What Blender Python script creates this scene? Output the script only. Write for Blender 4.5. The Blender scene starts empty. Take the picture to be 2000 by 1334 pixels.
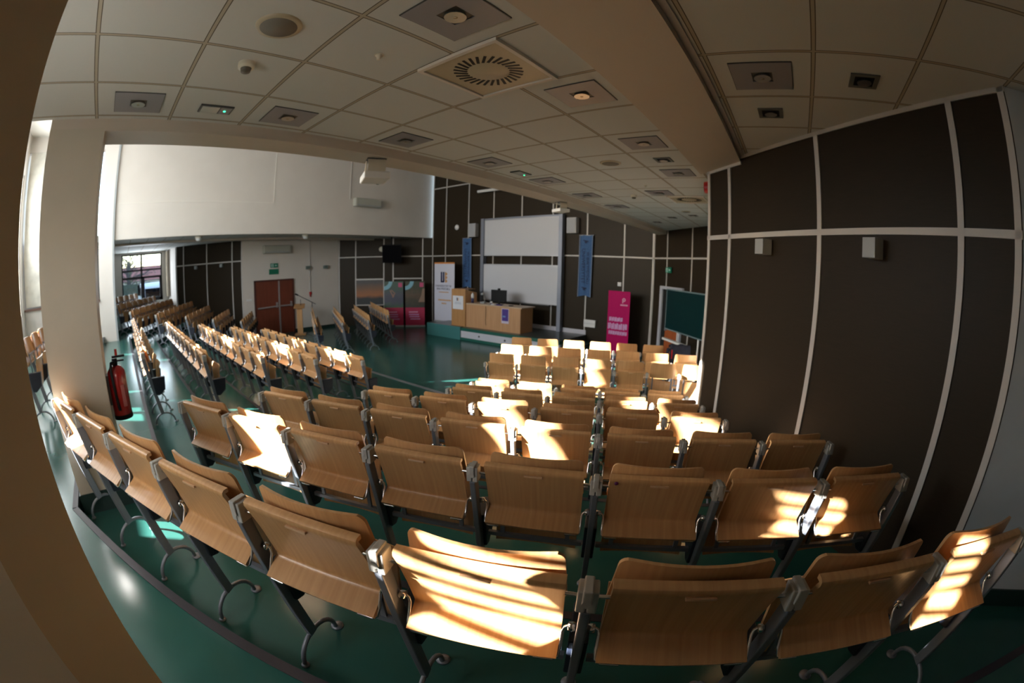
import bpy, math, random
from mathutils import Vector, Matrix
random.seed(7)
C = bpy.context.scene.collection
R = math.radians
H = 2.58                      # eye height above the front floor
CEIL = H + 1.185
A = R(24.5)                   # angle of the two outer banks of seats
ca, sa = math.cos(A), math.sin(A)

# ------------------------------------------------------------------ materials
def nt(m):
    m.use_nodes = True
    t = m.node_tree
    return t, t.nodes['Principled BSDF'], t.nodes['Material Output']

MATS = {}
def mat(name, col, rough=.5, metal=0.0, spec=.5, coat=0.0, emit=None, es=1.0):
    m = bpy.data.materials.new(name)
    t, b, o = nt(m)
    b.inputs['Base Color'].default_value = (*col, 1)
    b.inputs['Roughness'].default_value = rough
    b.inputs['Metallic'].default_value = metal
    b.inputs['Specular IOR Level'].default_value = spec
    b.inputs['Coat Weight'].default_value = coat
    if emit:
        b.inputs['Emission Color'].default_value = (*emit, 1)
        b.inputs['Emission Strength'].default_value = es
    MATS[name] = m
    return m

def noise_mat(name, c1, c2, scale=(1, 1, 1), nscale=5, rough=.5, spec=.5, coat=0.0, detail=4, bump=0.0, rvar=0.0, coords='Object', rnd=0.0):
    m = mat(name, c1, rough, 0, spec, coat)
    t, b, o = nt(m)
    n, l = t.nodes, t.links
    tc = n.new('ShaderNodeTexCoord'); mp = n.new('ShaderNodeMapping'); nz = n.new('ShaderNodeTexNoise'); rp = n.new('ShaderNodeValToRGB')
    mp.inputs['Scale'].default_value = scale
    nz.inputs['Scale'].default_value = nscale; nz.inputs['Detail'].default_value = detail
    rp.color_ramp.elements[0].color = (*c1, 1); rp.color_ramp.elements[1].color = (*c2, 1)
    rp.color_ramp.elements[0].position = .3; rp.color_ramp.elements[1].position = .7
    l.new(tc.outputs[coords], mp.inputs['Vector']); l.new(nz.outputs['Fac'], rp.inputs['Fac'])
    if rnd:
        oi = n.new('ShaderNodeObjectInfo'); ad = n.new('ShaderNodeVectorMath'); ad.operation = 'ADD'
        sc = n.new('ShaderNodeMath'); sc.operation = 'MULTIPLY'; sc.inputs[1].default_value = 37.0
        l.new(oi.outputs['Random'], sc.inputs[0]); l.new(mp.outputs['Vector'], ad.inputs[0]); l.new(sc.outputs[0], ad.inputs[1])
        l.new(ad.outputs[0], nz.inputs['Vector'])
        hs = n.new('ShaderNodeHueSaturation'); mr = n.new('ShaderNodeMapRange')
        mr.inputs['To Min'].default_value = 1 - rnd; mr.inputs['To Max'].default_value = 1 + rnd
        l.new(oi.outputs['Random'], mr.inputs['Value']); l.new(mr.outputs[0], hs.inputs['Value'])
        l.new(rp.outputs['Color'], hs.inputs['Color']); l.new(hs.outputs['Color'], b.inputs['Base Color'])
    else:
        l.new(mp.outputs['Vector'], nz.inputs['Vector']); l.new(rp.outputs['Color'], b.inputs['Base Color'])
    if rvar:
        mr = n.new('ShaderNodeMapRange'); mr.inputs['To Min'].default_value = rough - rvar; mr.inputs['To Max'].default_value = rough + rvar
        l.new(nz.outputs['Fac'], mr.inputs['Value']); l.new(mr.outputs[0], b.inputs['Roughness'])
    if bump:
        bp = n.new('ShaderNodeBump'); bp.inputs['Strength'].default_value = bump; bp.inputs['Distance'].default_value = .01
        l.new(nz.outputs['Fac'], bp.inputs['Height']); l.new(bp.outputs[0], b.inputs['Normal'])
    return m

wood = noise_mat('beech', (.50, .270, .112), (.60, .345, .155), (70, 2.5, 2.5), 1.0, .34, .5, .15, 5, 0, 0, 'Object', .07)
wood_v = noise_mat('desk_wood', (.45, .24, .115), (.53, .30, .155), (22, 22, 1.2), 1.0, .4, .5)
wood_l = noise_mat('lectern_wood', (.40, .20, .075), (.48, .25, .10), (22, 22, 1.2), 1.0, .4, .5)
floor_m = noise_mat('green_lino', (.018, .083, .070), (.024, .100, .085), (1, 1, 1), 2.2, .20, .26, 0, 2, 0, .02)
floor_d = noise_mat('dark_green', (.012, .05, .04), (.018, .065, .05), (1, 1, 1), 3.0, .4)
panel_m = noise_mat('brown_panel', (.026, .0185, .0115), (.031, .022, .0135), (1, 1, 30), 8, .45, .12, 0, 3)
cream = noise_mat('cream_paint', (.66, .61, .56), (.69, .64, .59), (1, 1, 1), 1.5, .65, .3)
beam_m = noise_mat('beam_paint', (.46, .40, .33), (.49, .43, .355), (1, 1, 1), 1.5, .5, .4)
tan_m = noise_mat('tan_pillar', (.42, .375, .30), (.45, .40, .32), (1, 1, 1), 2, .5, .4)
greywall = noise_mat('grey_white_wall', (.52, .57, .62), (.58, .63, .68), (1, 1, 1), 2.5, .6, .3)
strip_m = mat('white_strip', (.53, .50, .47), .45)
nosing_m = mat('nosing_rubber', (.022, .020, .028), .55)
alum = mat('aluminium', (.42, .42, .45), .4, .7)
steel_blue = mat('board_column', (.22, .24, .30), .4, .3)
post_m = mat('post_grey', (.20, .22, .26), .42, .35)
chrome = mat('chrome', (.75, .75, .76), .18, 1.0)
cap_m = mat('cap_plastic', (.42, .41, .38), .35)
navy = mat('navy_plastic', (.012, .016, .028), .4)
black = mat('black_plastic', (.007, .007, .008), .45, 0, .15)
screen_m = mat('black_glass', (.003, .003, .004), .5, 0, .05)
whiteb = mat('whiteboard', (.57, .58, .63), .16, 0, .5)
white_m = mat('white_plastic', (.72, .72, .72), .4)
greyplast = mat('grey_plastic', (.34, .36, .37), .45)
speaker_m = mat('speaker_shell', (.42, .42, .44), .5)
grille_m = mat('speaker_grille', (.18, .18, .19), .7)
red_m = mat('extinguisher_red', (.30, .012, .010), .25, 0, .5, .3)
bell_red = mat('bell_red', (.45, .01, .01), .35)
door_m = noise_mat('door_red', (.13, .028, .014), (.17, .040, .020), (20, 20, 1.2), 1.0, .4)
door_o = noise_mat('door_orange', (.35, .085, .025), (.42, .11, .035), (20, 20, 1.2), 1.0, .4)
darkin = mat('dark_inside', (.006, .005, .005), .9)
chalk_m = mat('chalkboard', (.0, .020, .022), .5, 0, .2)
lilac_m = mat('lilac_strip', (.52, .52, .58), .5)
teal_m = mat('teal_panel', (.055, .19, .19), .4)
stage_m = noise_mat('stage_top', (.055, .065, .060), (.075, .082, .075), (1, 1, 1), 4, .3)
pink_m = mat('pink_vinyl', (.42, .0, .10), .6, 0, .15)
dpink_m = mat('deep_pink_vinyl', (.38, .01, .06), .5)
banner_w = mat('white_vinyl', (.62, .62, .72), .5)
orange_m = mat('orange_vinyl', (.62, .24, .06), .5)
navy_ink = mat('navy_ink', (.02, .025, .085), .5)
orange_ink = mat('orange_ink', (.62, .33, .12), .5)
pale_ink = mat('pale_ink', (.55, .30, .55), .5)
palepink = mat('pale_pink', (.62, .30, .45), .5)
blue_cloth = noise_mat('blue_cloth', (.05, .11, .25), (.065, .14, .30), (1, 1, 1), 14, .8, .2)
blue_ink = mat('blue_ink', (.010, .018, .06), .8)
blue_hem = mat('blue_hem', (.16, .21, .32), .8)
cyan_ink = mat('cyan_ink', (.20, .42, .52), .5)
green_sign = mat('green_sign', (.0, .16, .09), .4)
sign_pale = mat('sign_pale', (.42, .62, .58), .4)
purple_m = mat('purple_poster', (.055, .025, .21), .5)
paper_m = mat('paper', (.68, .69, .75), .6)
coat_m = noise_mat('dark_coat', (.006, .008, .018), (.014, .016, .03), (1, 1, 1), 14, .9)
cream_plast = mat('cream_plastic', (.62, .57, .46), .45)
diff_m = mat('diffuser', (.46, .39, .27), .45)
fix_m = mat('fixture_grey', (.26, .25, .27), .45)
dark_fix = mat('fixture_dark', (.055, .055, .055), .4)
recess_m = mat('fixture_recess', (.10, .085, .065), .5)
refl_m = mat('reflector', (.50, .48, .45), .38, 1.0)
spkcone = mat('ceiling_speaker', (.18, .16, .13), .7)
led_m = mat('led', (.0, .6, .2), .5, 0, .5, 0, (.05, 1, .4), 3.0)
skirt_m = mat('skirting', (.012, .032, .028), .45)
win_frame = mat('window_frame', (.012, .010, .014), .4)
purple_dot = mat('purple_sticker', (.10, .01, .09), .4)
lblue = mat('label_slot', (.52, .33, .19), .35)
plaster = mat('plaster', (.72, .68, .62), .7)

def photo_mat(name, stops, axis='Z', nscale=6, wob=.25):
    m = mat(name, (1, 1, 1), .5)
    t, b, o = nt(m); n, l = t.nodes, t.links
    tc = n.new('ShaderNodeTexCoord'); sx = n.new('ShaderNodeSeparateXYZ'); nz = n.new('ShaderNodeTexNoise'); rp = n.new('ShaderNodeValToRGB')
    nz.inputs['Scale'].default_value = nscale; nz.inputs['Detail'].default_value = 5
    mu = n.new('ShaderNodeMath'); mu.operation = 'MULTIPLY_ADD'; mu.inputs[1].default_value = wob
    l.new(tc.outputs['Generated'], sx.inputs[0]); l.new(tc.outputs['Generated'], nz.inputs['Vector'])
    l.new(nz.outputs['Fac'], mu.inputs[0]); l.new(sx.outputs[axis], mu.inputs[2]); l.new(mu.outputs[0], rp.inputs['Fac'])
    e = rp.color_ramp.elements
    e[0].position, e[0].color = stops[0][0], (*stops[0][1], 1)
    e[1].position, e[1].color = stops[-1][0], (*stops[-1][1], 1)
    for p, c in stops[1:-1]:
        x = e.new(p); x.color = (*c, 1)
    l.new(rp.outputs['Color'], b.inputs['Base Color'])
    return m

sunset_m = photo_mat('sunset_print', [(.0, (.008, .012, .015)), (.36, (.012, .015, .016)), (.48, (.34, .11, .025)), (.72, (.19, .085, .035)), (1.0, (.07, .058, .055))], 'Z', 3, .2)
photo_a = photo_mat('print_dark_green', [(.2, (.05, .11, .05)), (.45, (.055, .055, .09)), (.7, (.07, .075, .10)), (1.0, (.06, .10, .075))], 'Z', 4, .4)
photo_b = photo_mat('print_brown', [(.2, (.03, .035, .03)), (.5, (.055, .045, .025)), (.75, (.10, .06, .035)), (1.0, (.05, .055, .03))], 'Z', 5, .5)

def ceiling_mat():
    m = mat('ceiling_tile', (.56, .575, .56), .8, 0, .2)
    t, b, o = nt(m); n, l = t.nodes, t.links
    tc = n.new('ShaderNodeTexCoord'); sx = n.new('ShaderNodeSeparateXYZ')
    l.new(tc.outputs['Object'], sx.inputs[0])
    def dist(sock, off, pitch):
        a = n.new('ShaderNodeMath'); a.operation = 'ADD'; a.inputs[1].default_value = off + 600 * pitch
        d = n.new('ShaderNodeMath'); d.operation = 'DIVIDE'; d.inputs[1].default_value = pitch
        f = n.new('ShaderNodeMath'); f.operation = 'FRACT'
        s = n.new('ShaderNodeMath'); s.operation = 'SUBTRACT'; s.inputs[1].default_value = .5
        ab = n.new('ShaderNodeMath'); ab.operation = 'ABSOLUTE'
        sb = n.new('ShaderNodeMath'); sb.operation = 'SUBTRACT'; sb.inputs[0].default_value = .5
        ml = n.new('ShaderNodeMath'); ml.operation = 'MULTIPLY'; ml.inputs[1].default_value = pitch
        for p, q in ((a, d), (d, f), (f, s), (s, ab)):
            l.new(p.outputs[0], q.inputs[0])
        l.new(sock, a.inputs[0]); l.new(ab.outputs[0], sb.inputs[1]); l.new(sb.outputs[0], ml.inputs[0])
        return ml.outputs[0]
    mn = n.new('ShaderNodeMath'); mn.operation = 'MINIMUM'
    l.new(dist(sx.outputs['X'], .96, .5925), mn.inputs[0]); l.new(dist(sx.outputs['Y'], -.3, .601), mn.inputs[1])
    rp = n.new('ShaderNodeValToRGB'); rp.color_ramp.interpolation = 'CONSTANT'
    e = rp.color_ramp.elements
    e[0].position, e[0].color = 0, (.42, .37, .29, 1)
    e[1].position, e[1].color = .5, (.56, .575, .56, 1)
    x = e.new(.30); x.color = (.13, .11, .085, 1)
    mr = n.new('ShaderNodeMath'); mr.operation = 'MULTIPLY'; mr.inputs[1].default_value = 1 / .028
    l.new(mn.outputs[0], mr.inputs[0]); l.new(mr.outputs[0], rp.inputs['Fac'])
    l.new(rp.outputs['Color'], b.inputs['Base Color'])
    return m
ceil_m = ceiling_mat()

def glass_mat():
    m = bpy.data.materials.new('window_glass'); m.use_nodes = True
    t = m.node_tree; n, l = t.nodes, t.links; n.clear()
    o = n.new('ShaderNodeOutputMaterial'); mx = n.new('ShaderNodeMixShader'); tr = n.new('ShaderNodeBsdfTransparent'); gl = n.new('ShaderNodeBsdfGlossy')
    tr.inputs['Color'].default_value = (.9, .94, .95, 1); gl.inputs['Roughness'].default_value = .02
    mx.inputs['Fac'].default_value = .06
    l.new(tr.outputs[0], mx.inputs[1]); l.new(gl.outputs[0], mx.inputs[2]); l.new(mx.outputs[0], o.inputs['Surface'])
    return m
glass_m = glass_mat()

def blind_mat(name, col, fac):
    m = bpy.data.materials.new(name); m.use_nodes = True
    t = m.node_tree; n, l = t.nodes, t.links; n.clear()
    o = n.new('ShaderNodeOutputMaterial'); mx = n.new('ShaderNodeMixShader'); tr = n.new('ShaderNodeBsdfTranslucent'); df = n.new('ShaderNodeBsdfDiffuse')
    tc = n.new('ShaderNodeTexCoord'); nz = n.new('ShaderNodeTexNoise'); rp = n.new('ShaderNodeValToRGB')
    nz.inputs['Scale'].default_value = 3; nz.inputs['Detail'].default_value = 8
    rp.color_ramp.elements[0].color = (*[c * .8 for c in col], 1); rp.color_ramp.elements[1].color = (*col, 1)
    rp.color_ramp.elements[0].position = .35; rp.color_ramp.elements[1].position = .6
    l.new(tc.outputs['Object'], nz.inputs['Vector']); l.new(nz.outputs['Fac'], rp.inputs['Fac'])
    for s in (tr, df):
        l.new(rp.outputs['Color'], s.inputs['Color'])
    mx.inputs['Fac'].default_value = fac
    l.new(df.outputs[0], mx.inputs[1]); l.new(tr.outputs[0], mx.inputs[2]); l.new(mx.outputs[0], o.inputs['Surface'])
    return m
blind_m = blind_mat('blind_fabric', (.70, .67, .60), .10)
curtain_m = blind_mat('curtain_fabric', (.5, .42, .32), .2)

# ------------------------------------------------------------------ mesh helpers
class MB:
    def __init__(s):
        s.v, s.f, s.sm = [], [], []
    def add(s, v, f, smooth=False):
        b = len(s.v)
        s.v += [tuple(p) for p in v]
        s.f += [tuple(i + b for i in q) for q in f]
        s.sm += [smooth] * len(f)
        return s
    def box(s, x0, x1, y0, y1, z0, z1):
        v = [(x, y, z) for z in (z0, z1) for y in (y0, y1) for x in (x0, x1)]
        return s.add(v, [(0, 2, 3, 1), (4, 5, 7, 6), (0, 1, 5, 4), (2, 6, 7, 3), (0, 4, 6, 2), (1, 3, 7, 5)])
    def obox(s, c, ax, ay, az):
        c, ax, ay, az = map(Vector, (c, ax, ay, az))
        v = [c + ax * i + ay * j + az * k for k in (-1, 1) for j in (-1, 1) for i in (-1, 1)]
        return s.add(v, [(0, 2, 3, 1), (4, 5, 7, 6), (0, 1, 5, 4), (2, 6, 7, 3), (0, 4, 6, 2), (1, 3, 7, 5)])
    def bar(s, p, q, w, d, up=(0, 0, 1)):
        p, q = Vector(p), Vector(q); a = q - p; n = a.normalized()
        u = Vector(up); sx = n.cross(u)
        if sx.length < 1e-5: sx = n.cross(Vector((1, 0, 0)))
        sx.normalize(); sy = sx.cross(n)
        return s.obox((p + q) / 2, sx * w / 2, sy * d / 2, a / 2)
    def prism(s, poly, z0, z1):
        n = len(poly); ar = sum(poly[i][0] * poly[(i + 1) % n][1] - poly[(i + 1) % n][0] * poly[i][1] for i in range(n))
        if ar < 0: poly = poly[::-1]
        v = [(x, y, z0) for x, y in poly] + [(x, y, z1) for x, y in poly]
        f = [tuple(range(n))[::-1], tuple(range(n, 2 * n))] + [(i, (i + 1) % n, n + (i + 1) % n, n + i) for i in range(n)]
        return s.add(v, f)
    def tube(s, pts, r, n=8, cap=True):
        pts = [Vector(p) for p in pts]; m = len(pts); V = []; F = []
        ref = None
        for i, p in enumerate(pts):
            t = (pts[min(i + 1, m - 1)] - pts[max(i - 1, 0)]).normalized()
            if ref is None:
                ref = t.cross(Vector((.3, .5, .81)))
                if ref.length < 1e-3: ref = t.cross(Vector((1, 0, 0)))
                ref.normalize()
            ref = (ref - t * ref.dot(t)).normalized(); b = t.cross(ref)
            for k in range(n):
                a = 2 * math.pi * k / n
                V.append(p + (ref * math.cos(a) + b * math.sin(a)) * r)
        for i in range(m - 1):
            for k in range(n):
                F.append((i * n + k, i * n + (k + 1) % n, (i + 1) * n + (k + 1) % n, (i + 1) * n + k))
        s.add(V, F, True)
        if cap:
            s.add(V[:n], [tuple(range(n))[::-1]]); s.add(V[-n:], [tuple(range(n))])
        return s
    def lathe(s, prof, c=(0, 0, 0), ax='z', n=20, smooth=True):
        V, F = [], []; m = len(prof)
        for r, h in prof:
            for k in range(n):
                a = 2 * math.pi * k / n; x, y = r * math.cos(a), r * math.sin(a)
                p = {'z': (x, y, h), 'y': (x, h, -y), 'x': (h, x, y)}[ax]
                V.append((p[0] + c[0], p[1] + c[1], p[2] + c[2]))
        for i in range(m - 1):
            for k in range(n):
                F.append((i * n + k, i * n + (k + 1) % n, (i + 1) * n + (k + 1) % n, (i + 1) * n + k))
        s.add(V, F, smooth)
        s.add(V[:n], [tuple(range(n))[::-1]]); s.add(V[-n:], [tuple(range(n))])
        return s
    def sheet(s, prof, x0, x1, th, nx=1, bow=0.0):
        """a board bent along prof [(y, z)], running from x0 to x1, th thick (towards +y)"""
        m = len(prof); nr = []
        for i in range(m):
            a, b = prof[max(i - 1, 0)], prof[min(i + 1, m - 1)]
            t = Vector((b[0] - a[0], b[1] - a[1])).normalized(); nr.append((-t.y, t.x) if -t.y > 0 or abs(t.y) < .3 and t.x < 0 else (t.y, -t.x))
        V = []
        for k in range(nx + 1):
            x = x0 + (x1 - x0) * k / nx; sx = 2 * k / nx - 1; dy = bow * (1 - sx * sx)
            V += [(x, y + dy, z) for y, z in prof] + [(x, y + dy + th * nr[i][0], z + th * nr[i][1]) for i, (y, z) in enumerate(prof)]
        F = []; w = 2 * m
        for k in range(nx):
            a, b = k * w, (k + 1) * w
            for i in range(m - 1):
                F.append((a + i, a + i + 1, b + i + 1, b + i)); F.append((a + m + i, b + m + i, b + m + i + 1, a + m + i + 1))
        s.add(V, F, True)
        E = []
        for k in range(nx):
            a, b = k * w, (k + 1) * w
            E += [(a, b, b + m, a + m), (a + m - 1, a + 2 * m - 1, b + 2 * m - 1, b + m - 1)]
        for i in range(m - 1):
            E += [(i, m + i, m + i + 1, i + 1), (nx * w + i, nx * w + i + 1, nx * w + m + i + 1, nx * w + m + i)]
        s.add(V, E)
        return s
    def mesh(s, name):
        me = bpy.data.meshes.new(name)
        me.from_pydata(s.v, [], s.f)
        me.polygons.foreach_set('use_smooth', s.sm)
        me.update()
        import bmesh
        b = bmesh.new(); b.from_mesh(me); bmesh.ops.recalc_face_normals(b, faces=b.faces); b.to_mesh(me); b.free()
        return me
    def build(s, name, m, parent=None, bevel=0.0):
        me = s.mesh(name); me.materials.append(m)
        return link(name, me, parent, bevel)

def link(name, me, parent=None, bevel=0.0):
    o = bpy.data.objects.new(name, me); C.objects.link(o)
    if parent is not None: o.parent = parent
    if bevel:
        md = o.modifiers.new('bevel', 'BEVEL'); md.width = bevel; md.segments = 2; md.limit_method = 'ANGLE'; md.angle_limit = R(40)
    return o

def tag(o, label, cat, group=None):
    o['label'] = label; o['category'] = cat; o['kind'] = 'thing'
    if group: o['group'] = group
    return o
def thing(name, label, cat, loc=(0, 0, 0), rz=0.0, group=None):
    o = bpy.data.objects.new(name, None); C.objects.link(o); o.empty_display_size = .1
    o.location = loc; o.rotation_euler = (0, 0, rz)
    return tag(o, label, cat, group)
def struct(name, mb, m, parent=None):
    o = mb.build(name, m, parent)
    if parent is None: o['kind'] = 'structure'
    return o
def text(name, s, size, m, parent, loc, rot=(R(90), 0, 0), align='CENTER', depth=.001, sx=1.0):
    cu = bpy.data.curves.new(name, 'FONT'); cu.body = s; cu.size = size; cu.align_x = align; cu.align_y = 'CENTER'; cu.extrude = depth
    t = bpy.data.objects.new(name, cu); C.objects.link(t)
    dg = bpy.context.evaluated_depsgraph_get()
    me = bpy.data.meshes.new_from_object(t.evaluated_get(dg)); C.objects.unlink(t); bpy.data.objects.remove(t)
    me.materials.clear(); me.materials.append(m)
    o = link(name, me, parent); o.location = loc; o.rotation_euler = rot; o.scale = (sx, 1, 1)
    return o
def line(p, q, t):
    return (p[0] + (q[0] - p[0]) * t, p[1] + (q[1] - p[1]) * t)

# ------------------------------------------------------------------ floor and tiers
def r_pt(u, v): return (ca * u - sa * v, sa * u + ca * v)             # right bank coordinates -> room
def tier_edge(k):
    ve = .69 + .852 * k; ye = -.71 + .852 * k
    xr = (ca * ye - ve) / sa
    vl = -6.266 - 0 + .852 * (k - 1) + .77
    xl = (vl - ca * ye) / sa
    jr, jl = (xr, ye), (xl, ye)
    tR = 9.0; tL = 9.5
    return (jl[0] - ca * tL, jl[1] + sa * tL), jl, jr, (jr[0] + ca * tR, jr[1] + sa * tR)
fl = MB()
fl.box(-24, 9, -6, 16, -.2, 0)
nose = []
for k in range(7):
    a, b, c, d = tier_edge(k); zt = .94 - .157 * (k - 1)
    fl.prism([a, b, c, d, (9, -6), (-24, -6)], 0, zt)
    nose.append((k, [a, b, c, d], zt))
struct('floor', fl, floor_m)
def strip_along(mb, pts, w, z0, z1, side=1):
    for p, q in zip(pts, pts[1:]):
        d = Vector((q[0] - p[0], q[1] - p[1])); n = Vector((-d.y, d.x)).normalized() * w * side
        mb.prism([p, q, (q[0] + n.x, q[1] + n.y), (p[0] + n.x, p[1] + n.y)], z0, z1)
    return mb
for k, pts, zt in nose:
    mb = MB()
    off = [(p[0], p[1]) for p in pts]
    strip_along(mb, off, .045, zt, zt + .004, -1); strip_along(mb, off, .006, zt - .03, zt + .004, 1)
    struct('trim_%d' % (k + 1), mb, nosing_m)
mb = MB().box(-10.6, -4.6, 5.64, 5.73, 0, .006)
struct('trim_8', mb, alum)

# ------------------------------------------------------------------ walls
RW0, RW1 = (-.855, 4.589), (1.404, 2.200)      # panelled wall beside the right bank
LW0, LW1 = (-16.45, 4.85), (-18.75, 2.42)
def wall_seg(name, p, q, z0, z1, m, th=.15, side=1):
    d = Vector((q[0] - p[0], q[1] - p[1])); n = Vector((-d.y, d.x)).normalized() * th * side
    mb = MB().prism([p, q, (q[0] + n.x, q[1] + n.y), (p[0] + n.x, p[1] + n.y)], z0, z1)
    return struct(name, mb, m)
def wall_strips(name, p, q, z0, z1, vs, hs, w=.045, th=.012, side=-1, extra=(), m=None):
    """vertical strips at distances vs from p, horizontal strips at heights hs"""
    d = Vector((q[0] - p[0], q[1] - p[1])); L = d.length; d.normalize(); n = Vector((-d.y, d.x)) * th * side
    mb = MB()
    def quad(a, b, za, zb):
        P = Vector(p) + d * a; Q = Vector(p) + d * b
        mb.prism([tuple(P), tuple(Q), tuple(Q + n), tuple(P + n)], za, zb)
    for v in vs: quad(v - w / 2, v + w / 2, z0, z1)
    for h in hs: quad(0, L, h - w / 2, h + w / 2)
    for e in extra: quad(*e)
    return struct(name, mb, m or strip_m)
# right panelled wall
wall_seg('wall_right', RW0, RW1, 0, CEIL, panel_m, .15, 1)
wall_strips('trim_9', RW0, RW1, 0, CEIL, [.03, .415, 1.645, 2.87, 3.26], [2.98], extra=[(0, 3.29, CEIL - .03, CEIL), (0, .62, 3.675, 3.71)])
# return behind the corner, parallel to the hall
wall_seg('wall_right_return', (-.855, 9.19), (-.855, 4.589), 0, CEIL, cream, .15, 1)
wall_seg('wall_right_chamfer', (-3.93, 12.25), (-.855, 9.175), 0, CEIL, panel_m, .15, 1)
wall_strips('trim_10', (-3.93, 12.25), (-.855, 9.175), 0, CEIL, [.03, .83, 2.16, 3.45], [2.98])
# grey white wall right of the panels
wall_seg('wall_grey', (1.404, 2.2), (4.2, 2.2), 0, CEIL, greywall, .15, 1)
wall_seg('wall_side', (4.2, 2.35), (4.2, -1.75), 0, CEIL, cream, .15, 1)
mb = MB().box(1.42, 4.2, 2.185, 2.2, .94, 1.06)
struct('baseboard_grey', mb, skirt_m)
# front wall
wall_seg('wall_front', (-13.5, 12.25), (-3.93, 12.25), 0, 6.9, panel_m, .15, 1)
wall_strips('trim_11', (-13.5, 12.25), (-3.93, 12.25), 0, 6.8, [.03, .82, 2.1, 3.38, 4.68, 5.98, 7.29, 8.59, 9.54], [2.98, 5.88])
mb = MB().box(-11.7, -6.15, 12.22, 12.25, .42, .56); struct('baseboard_front', mb, lilac_m)
# left chamfer with the banners
wall_seg('wall_left_chamfer', (-16.45, 9.3), (-13.5, 12.25), 0, CEIL, panel_m, .15, 1)
LC = lambda t: (-13.5 - t * .7071, 12.25 - t * .7071)
wall_strips('trim_12', (-13.5, 12.25), (-16.45, 9.3), 0, CEIL, [.42, 1.70, 2.11, 3.37, 4.13], [2.98], side=1,
            extra=[(.42, 1.68, 2.0, 2.05), (2.11, 3.4, 1.985, 2.04), (2.11, 3.4, .87, .92)])
# door wall and the mirrored panelled wall
wall_seg('wall_left_door', (-16.45, 4.85), (-16.45, 9.3), 0, CEIL, cream, .15, 1)
mb = MB().box(-16.45, -16.435, 7.1, 9.3, 0, .12); mb.box(-16.45, -16.435, 4.87, 5.33, 0, .12); struct('baseboard_left', mb, skirt_m)
wall_seg('wall_left', LW1, LW0, 0, CEIL, panel_m, .15, 1)
wall_strips('trim_13', LW0, LW1, 0, CEIL, [.02, .46, 1.69, 2.90, 3.3], [2.98], side=1)
wall_seg('wall_left_jamb', (-20.5, 2.25), LW1, 0, CEIL, cream, .15, 1)
# window wall far left
mb = MB()
mb.box(-20.7, -20.5, -3.4, -.01, 0, CEIL); mb.box(-20.7, -20.5, 1.97, 2.4, 0, CEIL); mb.box(-20.7, -20.5, -.01, 1.97, 0, 1.63); mb.box(-20.7, -20.5, -.01, 1.97, 3.69, CEIL)
struct('wall_window', mb, cream)
# tall centre hall: bulkheads, ceiling, rear
mb = MB().box(-13.95, -13.65, -.26, 12.4, CEIL, 6.9); struct('wall_bulkhead_left', mb, cream)
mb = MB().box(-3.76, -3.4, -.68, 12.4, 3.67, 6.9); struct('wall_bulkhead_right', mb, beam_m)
mb = MB()
mb.box(-13.665, -13.642, 5.12, 5.15, 4.8, 6.8); mb.box(-13.665, -13.642, -.2, 5.15, 4.79, 4.81); struct('trim_14', mb, plaster)
mb = MB().box(-13.64, -13.58, -.30, -.24, 0, 6.8); struct('trim_15', mb, greyplast)
mb = MB().box(-14.2, -3.2, -3.6, 12.5, 6.85, 7.1); struct('ceiling_hall', mb, plaster)
mb = MB().box(-3.4, 4.3, -1.75, 12.4, CEIL, CEIL + .2); struct('ceiling', mb, ceil_m)
mb = MB().box(-20.7, -13.95, -3.4, 12.4, CEIL, CEIL + .2); struct('ceiling_left', mb, ceil_m)
# beam under the ceiling, ending on the panelled wall
def on_rw(x): t = (x - RW0[0]) / (RW1[0] - RW0[0]); return RW0[1] + t * (RW1[1] - RW0[1])
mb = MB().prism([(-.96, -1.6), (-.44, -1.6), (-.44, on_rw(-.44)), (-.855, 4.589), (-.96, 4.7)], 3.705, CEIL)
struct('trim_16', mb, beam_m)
mb = MB().box(-1.0, -.96, -1.6, 4.7, 3.753, CEIL); mb.box(-.44, -.40, -1.6, on_rw(-.4), 3.753, CEIL); struct('trim_17', mb, strip_m)
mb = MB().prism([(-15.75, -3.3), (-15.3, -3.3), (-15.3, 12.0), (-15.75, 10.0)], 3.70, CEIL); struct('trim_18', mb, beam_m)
# pillars
mb = MB().box(-3.755, -3.395, -.68, -.217, .94, 3.69); struct('pillar', mb, tan_m)
mb = MB().box(-3.775, -3.385, -.695, -.202, .94, 1.105); struct('baseboard_pillar', mb, skirt_m)
mb = MB().box(-14.0, -13.65, -.75, -.26, .7, 6.85); struct('pillar_left', mb, cream)
PA, PB, PC = (-1.015, -.256), (-.93, -.465), (-.55, -.80)
mb = MB().prism([PA, PB, (-1.0, -.5), (-1.07, -.35)], 1.097, CEIL); struct('pillar_near', mb, noise_mat('tan_near_lightened', (.60, .53, .41), (.64, .57, .44), (1, 1, 1), 2, .5, .3))  # tan made lighter here to stand in for light missing on the shaded face
mb = MB().prism([PB, PC, (-.63, -.90), (-1.0, -.5)], 1.097, CEIL); struct('wall_back_stub', mb, greywall)

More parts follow.
